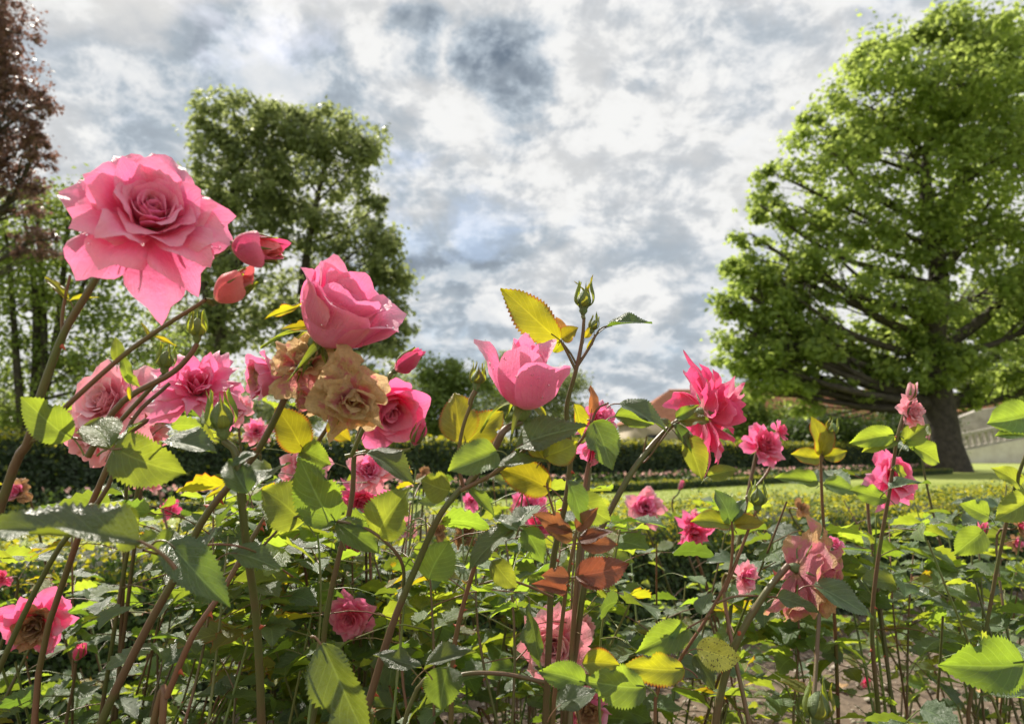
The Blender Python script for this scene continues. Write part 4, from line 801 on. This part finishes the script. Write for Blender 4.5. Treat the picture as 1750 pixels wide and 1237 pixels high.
# ---- tall shoot
D = bush('tall rose bush with a green bud against the sky and young red leaves', .04, .6)
pstem(D, [(920, 1500), (932, 1237), (938, 1100), (945, 960), (968, 850), (975, 770), (968, 700), (985, 630), (995, 580), (998, 545)], [.6, .58, .57, .56, .56, .56, .555, .55, .55, .55], 8.5, 3.2, 'stem', 6, 40)
q, ax = green_bud(D, 998, 512, 62, .55, (.05, .98, .1), 0); stem(D, [q, P(998, 545, .55)], .0018, .0016, 'stemgreen', n=4)
pstem(D, [(984, 632), (968, 600), (958, 582)], .55, 3.4, 2.2, 'stemred')
pstem(D, [(985, 628), (1008, 592), (1018, 572)], .55, 3.4, 2.6, 'stem')
pstem(D, [(1016, 576), (1026, 562), (1040, 556)], .55, 1.8, 1.4, 'stemred')
q, ax = green_bud(D, 1014, 556, 34, .55, (.25, .95, .1), 4); hleaf(D, (1016, 565), (1022, 532), .55, .55, (.6, .1, .8), .3, 'leafdark', 1)
hleaf(D, (958, 582), (848, 503), .55, .545, (-.10, -.35, .95), .72, 'leafyel', 1, lbl='large olive yellow leaflet held up against the sky')
hleaf(D, (960, 580), (985, 560), .55, .54, (.1, .2, .9), 1.3, 'leafyel', 0)
hleaf(D, (960, 582), (945, 605), .55, .56, (.1, .2, .9), 1.1, 'leafyel', 3)
hleaf(D, (962, 575), (955, 540), .56, .56, (.5, .2, .9), .9, 'leafora', 2)
hleaf(D, (1035, 560), (1112, 541), .55, .54, (-.1, .75, .55), .75, 'leafdark', 4, lbl='grey-green glossy leaflet pointing right against the sky')
hleaf(D, (1012, 578), (1005, 600), .55, .55, (.6, .2, .8), .8, 'leafyel', 2); hleaf(D, (1000, 578), (1012, 555), .56, .56, (.2, .2, .9), .9, 'leafyel', 2)
for tx, ty in ((985, 478), (1018, 470), (1003, 488)): hleaf(D, (998, 500), (tx, ty), .55, .55, (.5, .1, .8), .28, 'leafyel', 1)
bb, ax = bloom(D, 1022, 712, 105, .72, (.1, .5, .8), 'ruffle', ('pink', 'pink'), 61, 1); auto_stem(D, bb, ax, rb, leaves=1)
bb, ax = bloom(D, 1018, 770, 95, .70, (.3, -.7, .6), 'ruffle', ('pink', 'pinkout'), 62, 1); stem(D, [bb, P(1000, 830, .7), P(985, 1000, .68), P(975, 1237, .66)], .002, .003, 'stemred', thorns=2)
pstem(D, [(975, 775), (1005, 735), (1020, 700), (1040, 688)], .56, 3, 2, 'stemred')
hleaf(D, (1012, 722), (1048, 798), .54, .52, (-.25, .25, .95), 1.15, 'leafdark', 3)
hleaf(D, (1058, 690), (1148, 728), .55, .53, (-.1, .65, .7), 1.0, 'leafdark', 0)
hleaf(D, (1010, 706), (1018, 655), .56, .57, (.5, .1, .85), .75, 'leafora', 1)
hleaf(D, (1050, 712), (1120, 722), .57, .57, (.0, .4, .9), .9, 'leaf', 5)
hleaf(D, (980, 690), (1000, 745), .56, .56, (.5, .3, .8), .8, 'leafyel', 4)
pstem(D, [(938, 1500), (945, 1237), (962, 1050), (975, 960), (985, 910)], [.55, .54, .53, .52, .52], 6.5, 3, 'stemred', 4, 26)
for bs, tp, nn, w in (((975, 905), (915, 876), (.0, .6, .7), .75), ((985, 905), (1012, 868), (-.5, .3, .8), .8), ((978, 920), (935, 898), (.1, .5, .8), .8), ((992, 925), (1052, 928), (.0, .3, .95), 1.0), ((990, 925), (1045, 905), (.0, .5, .8), .7), ((985, 985), (1070, 962), (-.1, .3, .95), .95), ((972, 985), (930, 980), (.1, .6, .7), .9), ((968, 1010), (918, 995), (.1, .5, .8), .7), ((984, 985), (1028, 1003), (.2, .6, .8), .7)):
    hleaf(D, bs, tp, .52, .51, nn, w, 'leafred', int(bs[0]) % 6)
hleaf(D, (878, 905), (797, 950), .52, .50, (.1, .7, .6), .95, 'leafdark', 2)
hleaf(D, (888, 905), (842, 878), .52, .53, (.0, .85, .4), 1.1, 'leafdark', 5); hleaf(D, (888, 900), (917, 855), .52, .54, (-.2, .7, .6), 1.1, 'leafdark', 4)
hleaf(D, (893, 905), (932, 958), .52, .51, (.3, .2, .9), 1.2, 'leaf', 3)
hleaf(D, (970, 820), (1012, 890), .52, .51, (.5, .5, .7), .8, 'leafdark', 1); hleaf(D, (985, 850), (1045, 885), .55, .54, (.0, .3, .9), 1.2, 'leaf', 1)
hleaf(D, (840, 958), (885, 1000), .54, .53, (.1, .4, .8), 1.0, 'leaf', 1); pstem(D, [(945, 1020), (900, 1000), (860, 990), (818, 998)], .55, 2.5, 2, 'stemred')
hleaf(D, (905, 1030), (915, 1150), .50, .49, (-.8, .2, .6), .5, 'leafdark', 3); hleaf(D, (1000, 1165), (930, 1150), .5, .49, (.0, .4, .9), 1.1, 'leaf', 2)
hleaf(D, (1100, 1170), (1005, 1165), .52, .5, (.1, .5, .85), 1.0, 'leaf', 3); hleaf(D, (995, 1135), (1060, 1135), .52, .52, (.0, .3, .9), 1.2, 'leafyel', 5)
hleaf(D, (1168, 1140), (1068, 1140), .55, .54, (-.1, .45, .85), .85, 'leafyel', 3)
hleaf(D, (950, 1210), (1010, 1165), .48, .48, (-.1, .7, .7), 1.0, 'leafdark', 1)
# ---- spiky rose right of centre
E = bush('rose bush with the shaggy bright pink rose in front of the barn roof', .2, .92)
bE, axE = bloom(E, 1218, 697, 245, .70, (.97, .12, -.05), 'spiky', ('hot', 'hot'), 1030, 2, 'flat', spin=0, label='shaggy bright pink rose with pointed petals seen from behind')
stem(E, [bE, P(1150, 725, .70), P(1105, 772, .69), P(1060, 840, .68), P(1010, 950, .68), P(985, 1100, .68), P(970, 1300, .68)], .0026, .0036, 'stem', thorns=3, n=26)
pstem(E, [(1150, 725), (1100, 790), (1105, 745)], .69, 2, 1.6, 'stemred')
for bs, tp, nn, w, kd in (((1150, 735), (1105, 705), (.1, .6, .8), .9, 'leafdark'), ((1165, 745), (1205, 818), (.3, .2, .95), 1.0, 'leaf'), ((1160, 720), (1215, 715), (.1, .5, .8), 1.0, 'leaf'), ((1150, 725), (1190, 765), (.1, .5, .8), .9, 'leafdark'), ((1210, 815), (1260, 800), (.1, .3, .9), .9, 'leaf'), ((1155, 715), (1190, 690), (.1, .5, .8), .9, 'leaf')):
    hleaf(E, bs, tp, .69, .68, nn, w, kd, int(tp[0]) % 6)
bb, ax = bloom(E, 1308, 757, 92, 1.0, (.3, .4, .8), 'ruffle', ('hot', 'pink'), 63, 1); stem(E, [bb, P(1275, 860, 1.0), P(1255, 980, .98), P(1235, 1200, .95)], .0026, .0036, 'stem', thorns=3)
bb, ax = bloom(E, 1335, 735, 46, 1.02, (.7, .3, .5), 'ruffle', ('hot', 'pink'), 64, 0); stem(E, [bb, P(1315, 800, 1.01), P(1275, 850, 1.0)], .0018, .002, 'stemred')
# ---- right front: browned drooping rose
Fb = bush('rose bush at the right front with a large drooping pink rose edged brown', .22, .6)
bF, axF = bloom(Fb, 1380, 980, 200, .58, (.86, -.30, .05), 'ruffle', ('wither2', 'wither2'), 93, 2, 'flat', spin=1.0, label='large fading rose with browned petal edges turned away')
bloom(Fb, 1375, 1025, 125, .60, (.3, -.75, .4), 'goblet', ('pinkout', 'wither2'), 94, 2, 'flat')
stem(Fb, [bF, P(1310, 1010, .57), P(1262, 1090, .57), P(1238, 1160, .57), P(1222, 1240, .57), P(1200, 1400, .57)], .0028, .0036, 'stem', thorns=3, n=24)
hleaf(Fb, (1390, 1000), (1500, 1036), .54, .52, (-.1, .5, .8), 1.0, 'leafdark', 2, lbl='broad dark olive leaflet below the drooping rose')
hleaf(Fb, (1328, 1022), (1402, 1038), .55, .54, (.05, .6, .75), 1.1, 'leafdark', 3)
pstem(Fb, [(1120, 1260), (1150, 1150), (1205, 1060), (1245, 985), (1252, 920), (1250, 890)], [.6, .6, .6, .6, .6, .6], 4, 2.4, 'stemred', 3, 24)
pstem(Fb, [(1238, 1010), (1262, 950), (1285, 890), (1293, 872)], .6, 3.6, 2.2, 'stemred')
q, ax = green_bud(Fb, 1295, 850, 58, .60, (.0, .98, .1), 2)
hleaf(Fb, (1250, 895), (1232, 838), .6, .6, (.2, .6, .8), 1.2, 'leafdark', 1); hleaf(Fb, (1250, 895), (1272, 850), .6, .61, (-.3, .4, .8), 1.0, 'leafdark', 5); hleaf(Fb, (1246, 897), (1192, 882), .6, .59, (.0, .7, .7), 1.0, 'leafyel', 2); hleaf(Fb, (1254, 897), (1305, 890), .6, .59, (.0, .6, .8), .9, 'leafyel', 4)
hleaf(Fb, (1190, 1108), (1268, 1122), .56, .55, (-.05, .4, .9), 1.1, 'leafspot', 1, lbl='bright yellow leaflet with dark spots')
hleaf(Fb, (1200, 1050), (1212, 1008), .57, .58, (-.2, .7, .6), 1.3, 'leafdark', 0); hleaf(Fb, (1175, 1075), (1100, 1112), .58, .56, (.1, .45, .85), 1.0, 'leaf', 2); hleaf(Fb, (1160, 1060), (1145, 1090), .58, .57, (.1, .8, .5), 1.2, 'leafdark', 2); hleaf(Fb, (1185, 1120), (1222, 1175), .57, .55, (-.4, .4, .8), .9, 'leafdark', 3)
pstem(Fb, [(1225, 1030), (1262, 1018), (1330, 1020), (1375, 1022)], .58, 2.6, 1.6, 'stemred'); pstem(Fb, [(1215, 1050), (1180, 1070), (1150, 1085)], .58, 2, 1.4, 'stemred')
q, ax = green_bud(Fb, 1398, 1205, 92, .50, (.0, .98, .1), 1); stem(Fb, [q, P(1402, 1300, .5), P(1402, 1500, .52)], .002, .003, 'stemgreen')
bb, ax = bloom(Fb, 1278, 985, 66, .78, (.3, .3, .8), 'ruffle', ('pink', 'pale'), 65, 1); auto_stem(Fb, bb, ax, rb, leaves=1)
bb, ax = bloom(Fb, 1425, 928, 42, .85, (.1, .7, .6), 'ruffle', ('pink', 'pink'), 66, 0); auto_stem(Fb, bb, ax, rb, leaves=1)
# ---- right: thin upright shoots
Gb = bush('rose bush at the right with a thin cane topped by a small pale pink rose', .5, .92)
pstem(Gb, [(1510, 1400), (1503, 1237), (1490, 1080), (1500, 960), (1520, 840), (1533, 750), (1545, 705)], [.82, .8, .79, .78, .77, .76, .76], 5.5, 2.8, 'stem', 4, 30)
bb, ax = bloom(Gb, 1560, 702, 66, .76, (.3, .1, .9), 'ruffle', ('pale', 'pale'), 67, 1); stem(Gb, [bb, P(1548, 715, .765), P(1538, 735, .76)], .0012, .0012, 'stemred')
bb, ax = bloom(Gb, 1558, 667, 34, .76, (.05, .98, .1), 'bud', ('pale', 'pale'), 8, 1, 'hug', 'rose_bud'); stem(Gb, [bb, P(1556, 690, .758), P(1540, 735, .76)], .0011, .0013, 'stemred')
for bs, tp, nn, w, kd in (((1528, 742), (1460, 755), (.1, .3, .9), .95, 'leaf'), ((1535, 752), (1478, 765), (.0, .6, .8), .8, 'leaf'), ((1545, 760), (1590, 722), (-.1, .3, .9), 1.0, 'leaf'), ((1560, 765), (1612, 788), (.1, .3, .9), 1.1, 'leaf'), ((1545, 752), (1565, 770), (.1, .3, .9), .8, 'leaf'), ((1525, 800), (1555, 808), (.1, .5, .9), 1.0, 'leaf'), ((1520, 835), (1590, 815), (.1, .7, .6), .9, 'leafdark'), ((1515, 850), (1455, 835), (.1, .4, .9), .9, 'leaf')):
    hleaf(Gb, bs, tp, .76, .76, nn, w, kd, int(tp[0]) % 6)
bb, ax = bloom(Gb, 1524, 818, 132, .98, (.35, .3, .88), 'full', ('hot', 'pink'), 1003, 1, label='bright pink rose behind the thin cane'); auto_stem(Gb, bb, ax, rb, leaves=2)
pstem(Gb, [(1440, 1400), (1432, 1200), (1425, 1040), (1408, 900), (1403, 800), (1403, 775)], [.95, .93, .92, .9, .9, .9], 4.5, 2.4, 'stemred', 2, 24)
for bs, tp, nn, w, kd in (((1403, 778), (1400, 716), (.3, .1, .95), 1.0, 'leafyel'), ((1404, 778), (1418, 722), (-.2, .1, .95), .8, 'leafyel'), ((1400, 782), (1355, 775), (.0, .4, .9), 1.0, 'leafyel'), ((1408, 782), (1447, 768), (.0, .4, .9), 1.0, 'leafyel'), ((1398, 822), (1330, 812), (.1, .6, .8), .7, 'leaf'), ((1408, 828), (1470, 838), (.1, .4, .8), 1.0, 'leaf')):
    hleaf(Gb, bs, tp, .90, .89, nn, w, kd, int(tp[0]) % 6)
q, ax = green_bud(Gb, 1423, 733, 38, .9, (.1, .98, .1), 3); stem(Gb, [q, P(1412, 760, .9), P(1404, 790, .9)], .0012, .0014, 'stemred')
Lb = bush('rose bush at the right edge with big bright leaves and a thin green cane', .66, .84)
pstem(Lb, [(1660, 1300), (1690, 1050), (1725, 870), (1752, 780), (1790, 700)], [.75, .74, .72, .7, .7], 4.5, 3, 'stem', 2)
for bs, tp, d, nn, w, kd in (((1760, 705), (1696, 722), .7, (.0, .35, .95), 1.2, 'leaf'), ((1765, 745), (1708, 738), .7, (.0, .7, .6), .8, 'leaf'), ((1765, 845), (1708, 888), .7, (.0, .4, .9), 1.0, 'leaf'), ((1745, 830), (1712, 800), .71, (.0, .4, .9), 1.0, 'leaf'), ((1748, 1128), (1620, 1138), .62, (.0, .45, .9), 1.0, 'leaf'), ((1680, 905), (1645, 950), .8, (.1, .3, .9), 1.2, 'leaf'), ((1690, 880), (1650, 860), .8, (.1, .4, .9), 1.0, 'leaf'), ((1760, 1180), (1690, 1175), .62, (.0, .6, .8), .9, 'leafdark')):
    hleaf(Lb, bs, tp, d, d - .01, nn, w, kd, int(tp[0]) % 6)
bb, ax = bloom(Lb, 1678, 903, 30, .95, (.2, .95, .1), 'bud', ('hot', 'hot'), 9, 1, 'hug', 'rose_bud'); auto_stem(Lb, bb, ax, rb, r=.0018, leaves=2)
bb, ax = bloom(Lb, 1748, 900, 44, .95, (.3, .5, .8), 'ruffle', ('hot', 'dead'), 68, 0); auto_stem(Lb, bb, ax, rb, r=.002, leaves=2)
canes(Lb, 5, rb, (.5, .70), .2, 6)
# ---- middle distance bushes: label, root, canes, height, blooms (px, py, size, depth, face, kind, mats)
MID = [
 ('rose bush between the left and centre stems with a drooping cluster of pink roses', -.22, 1.05, 10, (.62, .77), [(634, 800, 100, .95, (.2, .4, .85), 'ruffle', ('pink', 'pale')), (620, 852, 105, .97, (.1, -.5, .8), 'spiky', ('hot', 'pink')), (610, 930, 88, .95, (.2, -.6, .7), 'spiky', ('hot', 'pink')), (518, 790, 105, 1.0, (-.1, .2, .95), 'ruffle', ('pale', 'pale')), (500, 840, 60, .95, (.1, .3, .9), 'ruffle', ('hot', 'hot'))]),
 ('low rose bush in the bottom left corner with a pink rose browned in its middle', -.75, .92, 6, (.22, .42), [(62, 1072, 140, .85, (.35, -.2, .85), 'ruffle', ('dead', 'pink')), (137, 1112, 36, .85, (.3, .9, .2), 'bud', ('hot', 'hot')), (0, 988, 42, .95, (.1, .3, .9), 'ruffle', ('hot', 'hot'))]),
 ('rose bush low in the centre front with a large pale pink rose facing the viewer', .14, .98, 7, (.25, .48), [(948, 1100, 160, .70, (-.1, .15, .97), 'full', ('pale', 'pale')), (1003, 1222, 110, .78, (.1, .1, .95), 'wither', ('dead', 'pinkout')), (1000, 1078, 60, .84, (.5, .1, .8), 'ruffle', ('pale', 'pale'))]),
 ('rose bush left of centre front with one ruffled pink rose halfway down', -.30, 1.35, 10, (.56, .75), [(598, 1052, 104, .84, (-.1, -.1, .97), 'full', ('hot', 'pink')), (690, 900, 60, 1.3, (.1, .3, .9), 'ruffle', ('pale', 'pale')), (722, 808, 34, 1.3, (.1, .6, .7), 'wither', ('dead', 'dead'))]),
 ('rose bush behind the centre canes with half hidden pink blooms and withered brown ones', .02, 1.6, 11, (.58, .74), [(905, 868, 75, 1.35, (.1, .3, .9), 'ruffle', ('pink', 'pink')), (925, 900, 62, 1.3, (.3, .1, .9), 'ruffle', ('hot', 'hot')), (798, 915, 62, 1.3, (.1, .0, .9), 'wither', ('dead', 'dead')), (805, 855, 44, 1.5, (.1, .3, .9), 'ruffle', ('pink', 'pink')), (750, 905, 44, 1.5, (.1, .3, .9), 'wither', ('dead', 'dead'))]),
 ('rose bush right of centre with two round ruffled pink roses side by side', .50, 1.55, 5, (.30, .46), [(1105, 866, 84, 1.35, (-.1, .3, .93), 'ruffle', ('pink', 'pale')), (1185, 912, 92, 1.25, (.0, -.35, .9), 'spiky', ('hot', 'pink')), (1165, 829, 20, 1.5, (.3, .9, .1), 'bud', ('hot', 'hot')), (1188, 882, 36, 1.3, (.0, .4, .9), 'ruffle', ('pink', 'pale'))]),
 ('rose bush at the left back with a single small round pink rose above the lawn', -.80, 1.50, 7, (.30, .44), [(285, 872, 48, 1.35, (-.1, .2, .95), 'ruffle', ('hot', 'hot')), (28, 838, 64, 1.1, (.0, .4, .9), 'ruffle', ('pink', 'dead'))]),
 ('rose bush behind the upper left roses with small pale blooms and mixed leaves', -.42, 1.35, 10, (.54, .74), [(405, 702, 64, 1.0, (.3, .1, .9), 'ruffle', ('pale', 'pale')), (440, 738, 66, 1.1, (.2, .4, .9), 'spiky', ('pink', 'pale')), (250, 820, 60, 1.3, (.1, -.2, .95), 'ruffle', ('pale', 'pale'))]),
 ('leafy rose bush right of the drooping browned rose with a tiny opening bud', .95, 1.45, 11, (.52, .72), [(1585, 748, 18, 1.3, (.1, .9, .1), 'bud', ('pale', 'pale')), (1370, 870, 40, 1.5, (.1, .3, .9), 'wither', ('dead', 'dead'))]),
 ('leafy rose bush in front of the hedge at the far right of the bed', 1.75, 2.05, 11, (.5, .72), [(1738, 930, 40, 1.9, (.1, .3, .9), 'ruffle', ('pink', 'dead'))]),
 ('sparse rose bush over open pebbly soil at the lower right', 1.05, 2.0, 7, (.35, .55), [(1480, 1165, 22, 1.8, (.1, .3, .9), 'ruffle', ('hot', 'hot'))]),
 ('rose bush with few leaves in front of the dark hedge right of the middle', .62, 2.15, 4, (.3, .48), []),
 ('leafy rose bush filling the gap between the left stems and the centre canes', -.05, .95, 10, (.55, .76), []),
 ('leafy rose bush behind the young red leaves, its canes crossing in front of the lawn', .22, 1.12, 10, (.56, .76), []),
 ('leafy rose bush at the left, behind the big blurred dark leaflet', -.55, .98, 6, (.34, .50), []),
 ('leafy rose bush at the far right front beside the big bright leaf', 1.35, 1.05, 8, (.5, .7), []),
 ('leafy rose bush beside the pebbly soil close to the right edge', 1.30, 1.45, 11, (.52, .74), []),
 ('low rose bush at the bottom between the withered pink rose and the green bud', .52, 1.15, 5, (.2, .36), []),
 ('low leafy rose bush along the bottom edge left of the long dull hanging leaf', -.42, .85, 7, (.28, .46), []),
]
for k, (lb, x, y, nc, hh, bls) in enumerate(MID):
    bu = bush(lb, x, y); r_ = np.random.default_rng(500 + k); canes(bu, nc, r_, hh, .25 if y < 1.8 else .32, 9, .092, f0=.30)
    for j, (px, py, sz, d, fc, kd, ms) in enumerate(bls):
        bs, ax = bloom(bu, px, py, sz, d, fc, kd, ms, 200 + (k * 3 + j) % 9 if kd != 'bud' else 3 + j, 1 if sz > 55 else 0, 'hug' if kd == 'bud' else 'down', 'rose_bud' if kd == 'bud' else 'rose_bloom', spin=j)
        auto_stem(bu, bs, ax, r_, .0024, 2)
canes(Gb, 6, rb, (.45, .66), .24, 6); canes(E, 3, rb, (.3, .42), .2, 5); canes(Fb, 3, rb, (.25, .4), .15, 5)
canes(A, 2, rb, (.30, .42), .14, 5); canes(C, 2, rb, (.22, .36), .12, 5)

# leafy side shoots that rise to the height of the blooms
HEROES = (A, B, C, D, Hh); rs = np.random.default_rng(77)
def shoot(px, py, d, owners, nleaf, f0=.62):
    top = P(px, py, d); bu = min(owners, key=lambda q: (WM[q.name].translation - Vector((top.x, top.y, 0))).length)
    root = WM[bu.name].translation + Vector((rs.normal(0, .03), rs.normal(0, .03), 0)); mid = root.lerp(top, .5) + Vector((rs.normal(0, .025), rs.normal(0, .025), -.02))
    m2 = root.lerp(top, .8) + Vector((rs.normal(0, .012), rs.normal(0, .012), 0)); pts = [root, mid, m2, top]
    stem(bu, pts, .0024, .0009, ('stem', 'stemgreen', 'stemred')[int(rs.integers(0, 3))], thorns=2, n=16, sides=6, seed=int(px))
    dress(bu, pts, rs, nleaf, f0, .99, .062 + .03 * d, nl=5)
for k in range(28): shoot(rs.uniform(120, 1060), rs.uniform(800, 930), rs.uniform(.66, 1.02), HEROES, 6)
for k in range(9): shoot(rs.uniform(1240, 1740), rs.uniform(850, 960), rs.uniform(.8, 1.25), (Gb, Lb, Fb), 8, .4)

# thin the foliage: leaflets that grew in front of a bloom, over the gap to the hedge or over the open soil are taken off
SM = {me.name for k, me in LEAF.items() if k[0][0] == 'f'}; gone = []
for o in [q for q in COL.objects if q.name.startswith('leaflet') and q.data.name in SM]:
    w_ = WM[o.name]; v = w_ @ Vector((0, .5, 0)) - EYE; z_ = v.dot(FWD)
    if z_ < .1: continue
    x_, y_ = CX + v.x / z_ * FPX, CY - v.dot(UPV) / z_ * FPX; hw = w_.to_scale().x * .4 / z_ * FPX; u = rs.random()
    hit = any(math.hypot(x_ - a, y_ - b_) < s_ * .5 + hw * .8 and z_ < d_ for a, b_, s_, d_ in OPEN) and u < .93
    hit |= (1040 < x_ < 1235 and 890 < y_ < 1080 and u < .6) or (0 < x_ < 280 and 925 < y_ < 1130 and u < .5) or (1100 < x_ < 1750 and y_ > 1110 and u < .5)
    if hit: gone.append(o)
bpy.data.batch_remove(gone)
